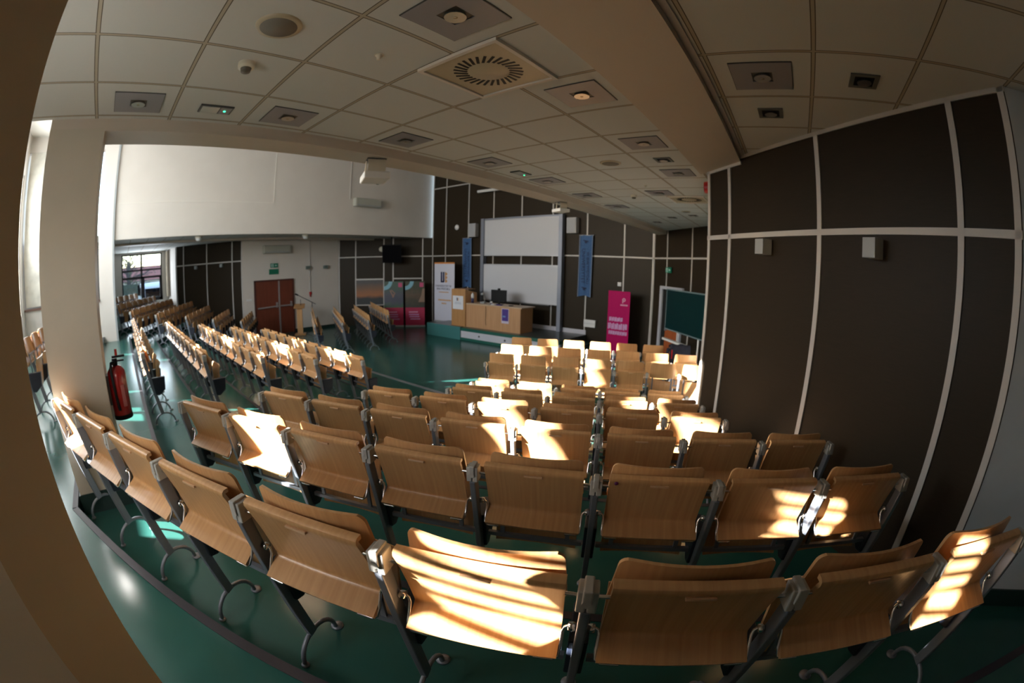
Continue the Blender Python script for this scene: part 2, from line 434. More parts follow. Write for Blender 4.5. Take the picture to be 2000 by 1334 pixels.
# rear walls: right wing with a window under slatted blinds, hall with a curtained glass front
YB = -1.6
mb = MB()
mb.box(-3.76, -2.245, YB - .15, YB, 0, CEIL); mb.box(-.96, 4.35, YB - .15, YB, 0, CEIL); mb.box(-2.245, -.96, YB - .15, YB, 0, 2.40); mb.box(-2.245, -.96, YB - .15, YB, 3.10, CEIL)
struct('wall_back', mb, cream)
mb = MB().box(-3.76, -3.6, -3.4, YB, 0, 6.9); mb.box(-3.76, -3.6, -1.75, YB, 0, 6.9); struct('wall_hall_right', mb, cream)
mb = MB().box(-14.0, -13.65, -3.4, -.75, 0, 2.15); mb.box(-14.0, -13.65, -3.4, -.75, 6.4, 6.9); mb.box(-14.0, -13.65, -3.4, -3.3, 2.1, 6.5); struct('wall_hall_left', mb, cream)
mb = MB().box(-21, -13.65, -3.55, -3.4, 0, CEIL + .2); struct('wall_back_left', mb, cream)
YN = -3.3
mb = MB()
mb.box(-13.65, -13.3, YN - .2, YN, 0, 6.9); mb.box(-4.2, -3.6, YN - .2, YN, 0, 6.9); mb.box(-13.3, -4.2, YN - .2, YN, 0, 2.0); mb.box(-13.3, -4.2, YN - .2, YN, 5.7, 6.9)
struct('wall_hall_back', mb, cream)
mb = MB()
for x in [-13.3 + i * 1.3 for i in range(8)]:
    mb.box(x - .03, x + .03, YN - .14, YN - .08, 2.0, 5.7)
for z in (2.0, 5.65): mb.box(-13.3, -4.2, YN - .14, YN - .08, z, z + .05)
struct('window_2', mb, win_frame)
# ------------------------------------------------------------------ blinds of the rear windows
def wx(w, y): return (w + .552 * y) / .834
slits = [(-9.06, -8.92, 2.0), (-8.66, -8.57, 3.40), (-7.76, -7.10, 3.40), (-6.0, -5.8, 2.1), (-5.1, -4.57, 2.1), (-3.36, -3.19, 3.60), (-2.46, -2.25, 2.2)]
yb = YN - .03
edges = [-13.35]; lows = []
for a, b, z in slits:
    edges += [wx(a, yb), wx(b, yb)]; lows.append((wx(a, yb), wx(b, yb), z))
edges.append(-4.1)
n = 0
ordn = ['first', 'second', 'third', 'fourth', 'fifth', 'sixth', 'seventh', 'eighth', 'ninth', 'tenth', 'eleventh', 'twelfth']
for i in range(0, len(edges), 2):
    x0, x1 = edges[i], edges[i + 1]
    t = thing('window_curtain', 'full-length cream curtain covering rear hall windows, %s from the window corner' % ordn[n], 'curtain', ((x0 + x1) / 2, yb, 2.0), 0, 'curtains of the rear hall windows'); n += 1
    mb = MB(); w = x1 - x0; k = max(4, int(w / .06)); V = []; F = []
    for j in range(k + 1):
        x = -w / 2 + w * j / k; y = .012 * math.sin(j * math.pi)
        V += [(x, .012 * (-1) ** j, -.05), (x, .012 * (-1) ** j, 3.7)]
    for j in range(k): F.append((2 * j, 2 * j + 2, 2 * j + 3, 2 * j + 1))
    mb.add(V, F, True); mb.build('cloth', blind_m, t)
for i, (x0, x1, z) in enumerate(lows):
    if z > 2.05:
        o = MB().box(x0 - .06, x1 + .06, yb - .035, yb - .025, 1.95, z).build('sun_mask', blind_m)  # unseen mask, added to cut the low sun coming through a curtain gap
        tag(o, 'unseen cream sun mask added across the low part of the rear windows, %s from the corner' % ordn[i], 'screen', 'added sun masks low in the rear hall windows')
for a, b, z, lb in ((-3.36, -3.19, 4.80, 'unseen cream sun mask added across the top of the narrow rear window gap'), (-2.46, -2.25, 4.10, 'unseen cream sun mask added across the top of the last rear window gap')):
    o = MB().box(wx(a, yb) - .06, wx(b, yb) + .06, yb - .035, yb - .025, z, 5.75).build('sun_mask', blind_m)  # unseen mask, added to trim the high sun in this curtain gap
    tag(o, lb, 'screen')
t = thing('venetian_blind', 'open slatted blind in the small window of the rear wall', 'blind', (-1.54, YB - .06, 3.2))
mb = MB(); z = -.03
while z > -.80:
    mb.bar((-.76, -.0, z), (.76, -.0, z), .026, .030, (0, 0, 1)); z -= .082
mb.build('slats', white_m, t)
MB().box(-.76, .76, -.03, .03, -.02, .0).build('head_rail', white_m, t)
# roller blind of the hall's side window
t = thing('roller_blind', 'mottled cream roller blind drawn over the tall side window behind the pillar', 'blind', (-13.68, -2.1, 2.2))
MB().box(-.01, .01, -1.15, 1.3, 0, 4.25).build('fabric', blind_m, t)
o = MB().box(-13.66, -13.60, -3.3, -.76, 2.10, 2.16).build('window_sill', mat('sill_brown', (.16, .075, .05), .4)); o['kind'] = 'structure'

# ------------------------------------------------------------------ far left window, its curtain and radiator, and the street outside
mb = MB()
Xw = -20.6
for y0, y1, z0, z1 in [(-.01, .05, 1.63, 3.69), (1.91, 1.97, 1.63, 3.69), (-.01, 1.97, 1.63, 1.70), (-.01, 1.97, 3.63, 3.69), (.92, 1.01, 1.63, 3.69), (-.01, 1.97, 2.95, 3.02), (-.01, 1.97, 2.62, 2.71), (1.01, 1.10, 1.63, 2.66), (1.84, 1.93, 1.63, 2.66), (1.0, 1.95, 1.70, 1.78)]:
    mb.box(Xw - .03, Xw + .04, y0, y1, z0, z1)
w1 = struct('window_1', mb, win_frame)
MB().box(Xw - .008, Xw - .002, .0, 1.96, 1.65, 3.67).build('glass', glass_m, w1)
mb = MB().box(-20.5, -20.38, -.1, 2.1, 1.57, 1.62); struct('window_sill_1', mb, plaster)
t = thing('curtain', 'narrow brown curtain gathered beside the black framed window', 'curtain', (-20.15, 2.17, 1.75))
V, F = [], []
for j in range(13):
    V += [(-.22 + .034 * j, .025 * (-1) ** j, 0), (-.22 + .034 * j, .025 * (-1) ** j, 1.95)]
for j in range(12): F.append((2 * j, 2 * j + 2, 2 * j + 3, 2 * j + 1))
MB().add(V, F, True).build('cloth', curtain_m, t)
MB().tube([(-.28, 0, 1.97), (.28, 0, 1.97)], .012).build('rod', alum, t)
t = thing('radiator', 'pale panel radiator on the wall beside the black framed window', 'radiator', (-19.4, 2.27, .85))
mb = MB().box(-.45, .45, -.05, -.01, 0, .75)
for i in range(14): mb.box(-.43 + i * .063, -.40 + i * .063, -.062, -.05, .04, .71)
mb.build('panel', white_m, t)
MB().lathe([(.03, -.08), (.03, -.02)], (.5, 0, .1), 'y').build('valve', black, t)
# outside
mb = MB().box(-70, -20.7, -40, 45, .1, .2); struct('ground_outside', mb, noise_mat('asphalt', (.16, .16, .17), (.22, .22, .22), (1, 1, 1), .6, .8))
def van(loc, rz, label):
    t = thing('van', label, 'van', loc, rz)
    mb = MB(); prof = [(-2.4, .35), (-2.4, 1.95), (-2.2, 2.1), (1.0, 2.1), (1.6, 1.35), (2.4, 1.15), (2.45, .35)]
    m = len(prof); V = [(x, -.9, z) for x, z in prof] + [(x, .9, z) for x, z in prof]
    mb.add(V, [tuple(range(m)), tuple(range(m, 2 * m))[::-1]] + [(i, (i + 1) % m, m + (i + 1) % m, m + i) for i in range(m)])
    mb.build('body', mat('van_white', (.75, .76, .8), .3), t, .05)
    MB().box(-2.42, -2.39, -.7, .7, 1.25, 1.8).build('rear_window', screen_m, t)
    MB().box(-.4, .9, .89, .92, 1.3, 1.85).build('side_window', screen_m, t)
    for x in (-1.5, 1.5):
        for y in (-.85, .85):
            MB().lathe([(.2, -.1), (.34, -.09), (.34, .09), (.2, .1)], (x, y, .34), 'y').build('wheel', black, t)
van((-31, 2.25, .2), R(180), 'white van parked outside, seen through the right window pane')
t = thing('house', 'pale house with a red tiled roof across the street outside', 'house', (-48, 5, .2))
MB().box(-3, 3, -8, 6, 0, 2.3).build('walls', plaster, t)
mb = MB().prism([(0, 0), (1, 0)], 0, 1) if False else MB()
V = [(-3.5, -8.5, 2.3), (3.5, -8.5, 2.3), (3.5, 6.5, 2.3), (-3.5, 6.5, 2.3), (0, -8.5, 3.7), (0, 6.5, 3.7)]
mb.add(V, [(0, 3, 2, 1), (0, 1, 4), (2, 3, 5), (1, 2, 5, 4), (3, 0, 4, 5)]); mb.build('roof', mat('roof_red', (.32, .11, .08), .7), t)
for y in (-6, -3, 0, 3): MB().box(3, 3.04, y - .5, y + .5, .9, 1.9).build('window', screen_m, t)
def tree(loc, label):
    t = thing('tree', label, 'tree', loc)
    mb = MB().tube([(0, 0, 0), (.05, 0, 2), (.1, .05, 4)], .16)
    for i in range(60):
        a = random.uniform(0, 6.28); z = random.uniform(1.6, 4.0); L = random.uniform(1, 2.6)
        p = Vector((.05, 0, z)); q = p + Vector((math.cos(a) * L * .7, math.sin(a) * L, L * random.uniform(.1, .8)))
        mb.tube([p, (p + q) / 2 + Vector((0, 0, .15)), q], random.uniform(.015, .045), 5)
    mb.build('branches', mat('bark', (.10, .085, .08), .9), t)
    mb = MB()
    for i in range(260):
        a = random.uniform(0, 6.28); rr = random.uniform(.6, 2.8); p = Vector((math.cos(a) * rr, math.sin(a) * rr, random.uniform(2.0, 6.2))); s = random.uniform(.05, .16)
        d = Vector((random.uniform(-1, 1), random.uniform(-1, 1), random.uniform(-1, 1))).normalized(); e = d.orthogonal().normalized()
        mb.add([p + d * s, p + e * s * .6, p - d * s, p - e * s * .6], [(0, 1, 2, 3)])
    mb.build('leaves', mat('leaf_dull', (.17, .17, .09), .8), t)
tree((-41, .6, .2), 'leafless tree standing outside the black framed window')
t_ = MB().box(-75, -22.5, -16, -12, .2, 24).build('shade_block_outside', plaster); tag(t_, 'tall unseen block added outside beyond the window wall to shade the street', 'light blocker')  # unseen block, added to keep the sun off the street outside
o = MB().box(-36, -35.6, -2, 1.3, .2, 2.3).build('garden_hedge', noise_mat('hedge', (.035, .045, .035), (.07, .08, .05), (1, 1, 1), 8, .9)); tag(o, 'dark green hedge seen through the lower left window pane', 'hedge')

# ------------------------------------------------------------------ seats
def seat_meshes(tall):
    D = {}
    tp = [(.010, .947), (-.010, .946), (-.019, .939), (-.020, .927), (-.013, .912), (-.003, .890), (.014, .85), (.036, .79), (.052, .737), (.061, .706), (.065, .693), (.066, .684), (.062, .677), (.052, .670), (.020, .652), (-.016, .631)]
    D['writing_tablet'] = (MB().sheet(tp, .055, .495, .015), wood, .0025)
    D['label_holder'] = (MB().box(.235, .315, -.022, -.006, .905, .914), lblue, .001)
    zb, zt = (.83, 1.095) if tall else (.775, .978)
    y_top = .035 if tall else .052
    ss = [-1, -.99, -.97, -.94, -.90, -.80, -.6, -.4, -.2, 0, .2, .4, .6, .80, .90, .94, .97, .99, 1]
    nx, nz = len(ss) - 1, 6; V = []; F = []
    for side in (0, 1):
        for j in range(nz + 1):
            for i in range(nx + 1):
                s = ss[i]; t = j / nz; e = max(0, (abs(s) - .86) / .14)
                top = zt - .034 * (1 - math.sqrt(max(0, 1 - e * e))); bot = zb + .03 * (1 - math.sqrt(max(0, 1 - e * e))); z = bot + (top - bot) * t
                x = .275 + s * (.222 - .012 * t)
                y = y_top + (zt - z) * .20 - .032 * (1 - s * s) + .012 * side
                V.append((x, y, z))
    w = nx + 1; M = w * (nz + 1)
    for j in range(nz):
        for i in range(nx):
            a = j * w + i
            F.append((a, a + 1, a + w + 1, a + w)); F.append((M + a, M + a + w, M + a + w + 1, M + a + 1))
    mb = MB().add(V, F, True); E = []
    for i in range(nx): E += [(i, M + i, M + i + 1, i + 1), (nz * w + i, nz * w + i + 1, M + nz * w + i + 1, M + nz * w + i)]
    for j in range(nz): E += [(j * w, (j + 1) * w, M + (j + 1) * w, M + j * w), (j * w + nx, M + j * w + nx, M + (j + 1) * w + nx, (j + 1) * w + nx)]
    mb.add(V, E); D['backrest'] = (mb, wood, 0)
    sp = [(.165, .40), (.175, .46), (.186, .56), (.192, .65), (.200, .71), (.216, .745)]
    D['seat'] = (MB().sheet(sp, .065, .485, .014, 8, .018), wood, 0)
    mb = MB(); zf = zb + .03
    for x in (.11, .44): mb.bar((x, .125, .47), (x, y_top + .022 + (zt - zf) * .2, zf), .022, .012, (0, 1, 0))
    mb.bar((.036, .125, .47), (.514, .125, .47), .022, .022); mb.bar((.09, y_top + .024 + (zt - zf) * .2, zf - .012), (.46, y_top + .024 + (zt - zf) * .2, zf - .012), .02, .02)
    D['seat_frame'] = (mb, post_m, 0)
    for s, sfx in ((0, ''), (1, '_')):
        x = lambda q: q if s == 0 else .55 - q
        D['hinge_rod' + sfx] = (MB().tube([(x(.0275), .003, .886), (x(.075), .006, .886)], .006), chrome, 0)
        mb = MB().tube([(x(.036), .05, .712), (x(.045), .05, .705), (x(.050), .045, .69), (x(.050), .022, .645), (x(.052), .003, .622), (x(.066), -.004, .612), (x(.12), -.004, .612)], .0055)
        mb.lathe([(.001, -.011), (.014, -.010), (.016, 0), (.014, .010), (.001, .011)], (x(.027), .048, .712), 'x', 10)
        D['support_wire' + sfx] = (mb, chrome, 0)
    # post
    D['leg'] = (MB().bar((0, .003, .85), (0, .155, .125), .028, .052, (0, 1, 0)), post_m, .005)
    pts = [(0, .175 - .14 * math.cos(a), .012 + .125 * math.sin(a)) for a in [math.pi * i / 12 for i in range(13)]]
    mb = MB().tube(pts, .0115, 10)
    mb.lathe([(.001, 0), (.032, 0), (.032, .006), (.014, .011), (.001, .012)], (0, .328, 0), 'z', 14); mb.lathe([(.001, 0), (.02, 0), (.02, .006), (.001, .007)], (0, .035, 0), 'z', 12)
    D['foot'] = (mb, post_m, 0)
    mb = MB()
    for s in (-1, 1): mb.box(min(s * .002, s * .026), max(s * .002, s * .026), -.024, .03, .848, .922)
    mb.box(-.0125, .0125, -.031, .034, .885, .930); mb.lathe([(.0125, -.031), (.0125, .034)], (0, 0, .885), 'y', 16)
    D['leg_cap'] = (mb, cap_m, .004)
    y0 = .10
    V = [(-.030, y0 - .02, .60), (-.03, y0 + .165, .60), (-.03, y0 + .15, .44), (-.03, y0 + .06, .375), (-.03, y0 + .01, .385)]
    V += [(-x, y, z) for x, y, z in V]
    D['side_plate'] = (MB().add(V, [(0, 1, 2, 3, 4), (9, 8, 7, 6, 5)] + [(i, 5 + i, 5 + (i + 1) % 5, (i + 1) % 5) for i in range(5)]), navy, .005)
    out = {}
    for k, (mb, m, bv) in D.items():
        me = mb.mesh(k.strip('_')); me.materials.append(m); out[k] = (me, bv)
    return out
SM = {False: seat_meshes(False), True: seat_meshes(True)}
def seat(loc, rz, label, group, tall=False, last=False, tablet=True, dot=False):
    S = SM[tall]
    t = thing('auditorium_seat', label, 'seat', loc, rz, group)
    P = lambda k, par: link(k.strip('_'), S[k][0], par, S[k][1])
    P('backrest', t); P('seat', t); P('seat_frame', t)
    if tablet:
        tb = P('writing_tablet', t); P('label_holder', tb); [P(k, t) for k in ('hinge_rod', 'hinge_rod_', 'support_wire', 'support_wire_')]
        if dot:
            MB().lathe([(.001, 0), (.009, .0), (.009, .002), (.001, .002)], (.085, -.0185, .915), 'y', 14).build('sticker', purple_dot, tb)['label'] = 'small round purple sticker'
    for x in ((0, .55) if last else (0,)):
        lg = P('leg', t); lg.location = (x, 0, 0)
        P('foot', lg); P('leg_cap', lg); P('side_plate', lg)
    return t
def orow(i): return ['first', 'second', 'third', 'fourth', 'fifth', 'sixth', 'seventh', 'eighth', 'ninth'][i]
rowname = ['rearmost row', 'second row from the back', 'third row from the back', 'fourth row from the back', 'fifth row from the back', 'sixth row from the back', 'seventh row from the back']
# right bank: six rows on tiers
for k, (i0, i1) in {1: (-6, 3), 2: (-5, 3), 3: (-5, 3), 4: (-4, 2), 5: (-3, 2), 6: (-3, 2)}.items():
    v = .772 + .852 * (k - 1); z = .94 - .157 * (k - 1)
    for i in range(i0, i1):
        x, y = r_pt(.03 + .55 * i, v)
        seat((x, y, z), A, 'wooden seat, %s from the aisle, %s, bank by the brown wall' % (orow(i - i0), rowname[k - 1]), 'seats of the bank by the brown wall', False, i == i1 - 1, True, k == 2 and i == 0)
# front rows below them
for j, (u0, n, v) in enumerate([(-1.945, 7, 6.807), (-1.95, 7, 7.66), (-1.93, 7, 8.51)]):
    for i in range(n):
        x, y = r_pt(u0 + .55 * i, v)
        seat((x, y, 0), A, 'wooden seat, %s from the open floor, %s of the group by the chalkboard' % (orow(i), ['rear row', 'middle row', 'front row'][j]), 'seats of the group by the chalkboard', True, i == n - 1, not (j == 0 and i >= 5))
# centre bank
for k in range(7):
    y = 3.60 - .852 * (6 - k); z = max(.155 + .157 * (6 - k), .155)
    for i in range(9 if k != 1 else 0, 9) if False else ([] if k == 1 else range(5, 9) if k == 0 else range(9)):
        seat((-10.62 + .55 * i, y, z), 0, 'wooden seat, %s from the near aisle, %s, centre bank' % (orow(8 - i), rowname[k]), 'seats of the centre bank', False, i == 8)
# left bank
for k, (xe, n) in enumerate([(-15.5, 6), (-14.6, 7), (-13.5, 8), (-13.2, 8), (-13.27, 6), (-13.05, 5), (-13.0, 5)]):
    vl = -2.006 - .852 * (6 - k); ye = (vl - sa * xe) / ca; z = .155 + .157 * (6 - k)
    for i in range(n):
        seat((xe - .55 * (n - i) * ca, ye + .55 * (n - i) * sa, z), -A, 'wooden seat, %s from the aisle, %s, bank by the window' % (orow(n - 1 - i), rowname[k]), 'seats of the bank by the window', False, i == n - 1)
for j, (ue, n) in enumerate([(12.63, 7), (12.64, 7), (12.88, 7), (13.93, 7)]):
    vl = .34 + .84 * j
    xe, ye = -ue * ca + vl * sa, ue * sa + vl * ca
    for i in range(n):
        seat((xe - .55 * (n - i) * ca, ye + .55 * (n - i) * sa, 0), -A, 'wooden seat, %s from the open floor, %s of the group by the pink posters' % (orow(n - 1 - i), ['rear row', 'second row', 'third row', 'front row'][j]), 'seats of the group by the pink posters', True, i == n - 1)

# ------------------------------------------------------------------ stage
st = MB()
st.box(-11.78, -6.12, 10.60, 12.25, 0, .42); st.box(-11.78, -10.07, 10.45, 10.60, 0, .45)
struct('floor_stage', st, stage_m)
mb = MB().box(-11.80, -10.07, 10.44, 10.45, 0, .45); struct('trim_19', mb, teal_m)
mb = MB().box(-10.07, -6.10, 10.47, 10.60, .32, .42); mb.box(-10.07, -6.10, 10.47, 10.60, 0, .085); struct('trim_20', mb, mat('stage_green', (.012, .10, .075), .4))
mb = MB().box(-10.07, -6.10, 10.48, 10.60, .085, .32); struct('trim_21', mb, lilac_m)
for i, x in enumerate((-9.22, -8.12)):
    o = MB().lathe([(.001, 10.462), (.03, 10.462), (.03, 10.48)], (x, 0, .20), 'y', 14).build('floor_socket', dark_fix)
    tag(o, 'small round socket on the pale stage front, %s' % ['below the lectern end of the desk', 'below the far end of the desk'][i], 'socket', 'sockets on the stage front')
mb = MB().box(-6.10, -5.78, 11.0, 12.25, 0, .22); struct('trim_22', mb, floor_d)

# desk
t = thing('lecture_desk', 'long light wood lecture desk on the stage', 'desk', (-8.94, 10.8, .42))
MB().box(-1.18, 1.18, 0, .03, 0, .80).build('front_panel', wood_v, t)
for x in (-1.18, 1.15): MB().box(x, x + .03, .03, .70, 0, .80).build('side_panel', wood_l, t)
MB().box(-1.175, 1.24, -.02, .74, .80, .84).build('desk_top', noise_mat('desk_top_wood', (.48, .34, .22), (.55, .40, .27), (2, 20, 2), 1, .35), t, .004)
t = thing('lectern', 'tall brown wooden lectern with a paper notice, left end of the desk', 'lectern', (-10.46, 10.75, .42))
V = [(-.34, 0), (.34, 0), (.34, .62), (-.34, .62)]
mb = MB(); h = [1.32, 1.32, 1.18, 1.18]
mb.add([(x, y, 0) for x, y in V] + [(x, y, h[i]) for i, (x, y) in enumerate(V)], [(0, 3, 2, 1), (4, 5, 6, 7), (0, 1, 5, 4), (1, 2, 6, 5), (2, 3, 7, 6), (3, 0, 4, 7)])
mb.build('body', wood_l, t, .006)
MB().box(-.31, .31, .05, .55, 1.31, 1.325).build('top_edge', wood_v, t).rotation_euler = (-.0, 0, 0)
t = thing('paper_notice', 'white paper notice with a small crest stuck on the lectern front', 'notice', (-10.47, 10.745, 1.26))
MB().box(-.26, .26, -.004, 0, -.24, .24).build('sheet', paper_m, t)
MB().box(-.06, -.01, -.006, -.004, .06, .17).build('crest', navy_ink, t); MB().box(.0, .03, -.006, -.004, .06, .17).build('crest', orange_ink, t)
text('lettering', 'UNIWERSYTET\nW BIAŁYMSTOKU', .045, mat('grey_ink', (.30, .33, .42), .5), t, (0, -.006, -.02))
t = thing('poster', 'small purple poster with white margin on the desk front', 'poster', (-8.37, 10.795, .97))
MB().box(-.15, .15, -.004, 0, -.27, .22).build('sheet', mat('poster_white', (.55, .48, .62), .5), t)
MB().box(-.13, .13, -.006, -.004, -.19, .20).build('print', purple_m, t)
MB().box(-.10, .02, -.008, -.006, -.07, -.02).build('lettering', mat('poster_cyan', (.12, .22, .45), .5), t)
o = MB().tube([(-9.2, 10.79, 1.20), (-9.19, 10.785, 1.0), (-9.21, 10.79, .75), (-9.20, 10.79, .60), (-9.18, 10.79, .56)], .006).build('cable', black); tag(o, 'thin black cable hanging down the desk front', 'cable')
t = thing('monitor', 'black computer monitor with a webcam on the lecture desk', 'monitor', (-8.93, 11.15, 1.26), R(8))
MB().box(-.30, .30, -.02, .02, .10, .50).build('screen', black, t, .006)
MB().box(-.03, .03, .0, .04, .0, .3).build('stand', black, t); MB().box(-.14, .14, -.09, .10, 0, .015).build('base', black, t)
MB().box(-.04, .04, -.03, .03, .50, .555).build('webcam', black, t, .01)
t = thing('spray_bottle', 'white and navy bottle standing between the lectern and monitor', 'bottle', (-9.98, 10.98, 1.26))
MB().lathe([(.001, 0), (.05, 0), (.05, .16), (.001, .165)], (0, 0, 0), 'z').build('body', navy_ink, t)
MB().lathe([(.001, .165), (.052, .165), (.052, .30), (.02, .33), (.02, .36), (.001, .36)], (0, 0, 0), 'z').build('label_band', white_m, t)
t = thing('document_camera', 'small grey document camera on the lecture desk', 'document camera', (-9.62, 11.15, 1.26))
MB().box(-.09, .09, -.08, .08, 0, .05).build('base', greyplast, t, .008); MB().tube([(0, .05, .05), (.02, .05, .26), (0, -.02, .33)], .014).build('arm', greyplast, t); MB().box(-.05, .05, -.08, .0, .30, .36).build('head', greyplast, t, .01)
t = thing('cup', 'white paper cup standing by the monitor', 'cup', (-9.12, 10.98, 1.26))
MB().lathe([(.03, 0), (.04, .11), (.036, .11), (.028, .006)], (0, 0, 0), 'z').build('cup_body', white_m, t); MB().lathe([(.001, 0), (.034, .0), (.037, .05), (.001, .05)], (0, 0, 0), 'z').build('sleeve', navy_ink, t)
for i, (x, y, w, m, lb) in enumerate([(-8.72, 10.92, .10, purple_m, 'small purple box lying on the desk before the monitor'), (-8.30, 11.0, .06, black, 'black computer mouse lying on the desk'), (-8.98, 10.93, .08, paper_m, 'small white note lying on the desk edge')]):
    o = MB().box(x - w, x + w, y - .05, y + .05, 1.26, 1.285).build(['box', 'mouse', 'note'][i], m, None, .006); tag(o, lb, ['box', 'mouse', 'paper'][i])

# boards
t = thing('whiteboard', 'tall double sliding whiteboard between two grey columns', 'whiteboard', (-8.8, 12.06, .42))
for x in (-1.70, 1.70):
    MB().box(x - .07, x + .07, -.03, .16, 0, 3.94).build('column', steel_blue, t, .004)
MB().box(-1.63, 1.63, .03, .12, 3.88, 3.94).build('top_rail', steel_blue, t)
for (z0, z1, y) in ((2.55, 3.85, .02), (.90, 2.20, .0)):
    b = MB().box(-1.60, 1.60, y, y + .035, z0, z1).build('board', whiteb, t)
    mb = MB()
    for (a, c, d, e) in ((-1.62, 1.62, z1, z1 + .025), (-1.62, 1.62, z0 - .025, z0)): mb.box(a, c, y - .008, y + .04, d, e)
    for x in (-1.62, 1.60): mb.box(x, x + .02, y - .008, y + .04, z0, z1)
    mb.build('frame', alum, b)
MB().box(-1.60, 1.35, -.07, .03, .84, .875).build('pen_tray', dark_fix, t)

# banners and flags
def rollup(name, label, loc, rz, w, h):
    t = thing(name, label, 'banner', loc, rz)
    MB().box(-w / 2 - .01, w / 2 + .01, -.04, .10, 0, .07).build('base', greyplast, t, .01)
    MB().tube([(0, .03, .05), (0, .03, h)], .008).build('pole', alum, t)
    return t
def rows_of_letters(parent, x0, x1, z, hgt, m, seed, y=-.006):
    # lettering that cannot be made out in the photograph: heavy strokes of a blurred line
    rnd = random.Random(seed); mb = MB(); x = x0
    while x < x1:
        w = hgt * rnd.uniform(.4, .8); g = hgt * .09
        mb.box(x, x + w * .42, y, y + .002, z, z + hgt * rnd.uniform(.85, 1)); mb.box(x + w * .52, x + w, y, y + .002, z + hgt * rnd.uniform(0, .15), z + hgt)
        mb.box(x + w * .3, x + w * .6, y, y + .002, z + hgt * rnd.uniform(.1, .4), z + hgt * rnd.uniform(.5, .8))
        x += w + g
    return mb.build('lettering', m, parent)
t = rollup('rollup_banner', 'white roll-up banner with a navy and orange crest behind the lectern', (-12.07, 11.6, .30), 0, 1.14, 2.38)
MB().box(-.57, .57, -.004, 0, .06, 2.34).build('sheet', banner_w, t)
MB().box(-.57, .57, -.006, 0, 2.34, 2.40).build('top_strip', orange_m, t)
mb = MB()
for x in (-.20, -.075): mb.box(x, x + .09, -.007, -.004, 1.66, 2.02); mb.lathe([(.045, -.007), (.045, -.004)], (x + .045, 0, 1.66), 'y', 16)
mb.box(-.2, .0, -.007, -.004, 1.60, 1.66)
mb.build('crest', navy_ink, t)
mb = MB().box(.05, .10, -.007, -.004, 1.60, 2.02)
for z in (1.62, 1.76, 1.90): mb.lathe([(.055, -.007), (.055, -.004)], (.12, 0, z + .04), 'y', 14)
mb.build('crest', orange_ink, t)
text('lettering', 'UNIWERSYTET W\nBIAŁYMSTOKU', .115, navy_ink, t, (-.05, -.006, 1.40))
rows_of_letters(t, -.30, .26, 1.20, .035, orange_ink, 3); rows_of_letters(t, -.34, .36, .87, .06, orange_ink, 4); rows_of_letters(t, -.14, .12, .74, .06, orange_ink, 5)
MB().box(-12.6 + 12.07, 11.55 - 11.0, -.2, -.1, -.02, 0).build('plinth', darkin, t) if False else None
mb = MB().box(-12.75, -11.40, 11.3, 12.2, 0, .29); struct('trim_23', mb, stage_m)

t = rollup('rollup_banner', 'bright pink roll-up banner with bold pale lettering by the front wall', (-4.76, 11.6, 0), R(-3), .72, 1.95)
MB().box(-.36, .36, -.004, 0, .06, 1.95).build('sheet', pink_m, t)
mb = MB().lathe([(.055, -.007), (.055, -.004)], (.16, 0, 1.70), 'y', 16); mb.box(.11, .14, -.007, -.004, 1.60, 1.70); mb.build('logo', palepink, t)
MB().lathe([(.022, -.009), (.022, -.007)], (.165, 0, 1.705), 'y', 12).build('logo', pink_m, t)
rows_of_letters(t, .05, .29, 1.52, .05, palepink, 11)
rows_of_letters(t, -.30, .14, 1.04, .13, pale_ink, 12); rows_of_letters(t, -.33, .20, .80, .19, pale_ink, 13); rows_of_letters(t, -.30, .28, .64, .12, pale_ink, 14)

for i, (cx, cy, ph, lb) in enumerate([(-14.26, 10.74, photo_a, 'pink based photo banner with a climbing figure, nearer the sunset picture'), (-13.62, 11.38, photo_b, 'pink based photo banner with a bare cliff, nearer the stage')]):
    t = rollup('rollup_banner', lb, (cx, cy, 0), R(45), .82, 1.92)
    MB().box(-.41, .41, -.004, 0, .82, 1.92).build('photo_panel', ph, t)
    MB().box(-.41, .41, -.004, 0, .03, .82).build('pink_panel', dpink_m, t)
    V = []; F = []
    for k in range(11):
        a = math.pi / 2 * k / 10; c, s = math.cos(a), math.sin(a)
        V += [(-.41 + .20 * c, -.006, 1.92 - .20 * s), (-.41 + .36 * c, -.006, 1.92 - .36 * s)]
    for k in range(10): F.append((2 * k, 2 * k + 1, 2 * k + 3, 2 * k + 2))
    MB().add(V, F).build('arc', cyan_ink, t)
    MB().box(.20, .36, -.006, -.004, 1.68, 1.86).build('logo_square', mat('rose_%d' % i, (.55, .06, .17), .5), t)
    if i == 0:
        mb = MB(); mb.bar((-.15, -.006, 1.55), (-.02, -.006, 1.27), .05, .002, (0, 1, 0)); mb.bar((-.10, -.006, 1.57), (.07, -.006, 1.40), .04, .002, (0, 1, 0)); mb.bar((-.04, -.006, 1.25), (.02, -.006, 1.40), .06, .002, (0, 1, 0)); mb.build('figure', mat('skin_tone', (.28, .16, .12), .6), t)
    else:
        MB().add([(.41, -.006, 1.62), (.32, -.006, 1.62), (.27, -.006, 1.35), (.14, -.006, 1.05), (.41, -.006, 1.05)], [(0, 1, 2, 3, 4)]).build('cliff', mat('cliff_tone', (.26, .17, .12), .7), t)
    rows_of_letters(t, -.26, .12, .60, .06, palepink, 21 + i); rows_of_letters(t, -.26, .16, .50, .05, pale_ink, 23 + i); rows_of_letters(t, -.24, .18, .41, .05, pale_ink, 25 + i); rows_of_letters(t, -.20, .22, .31, .05, pale_ink, 27 + i)
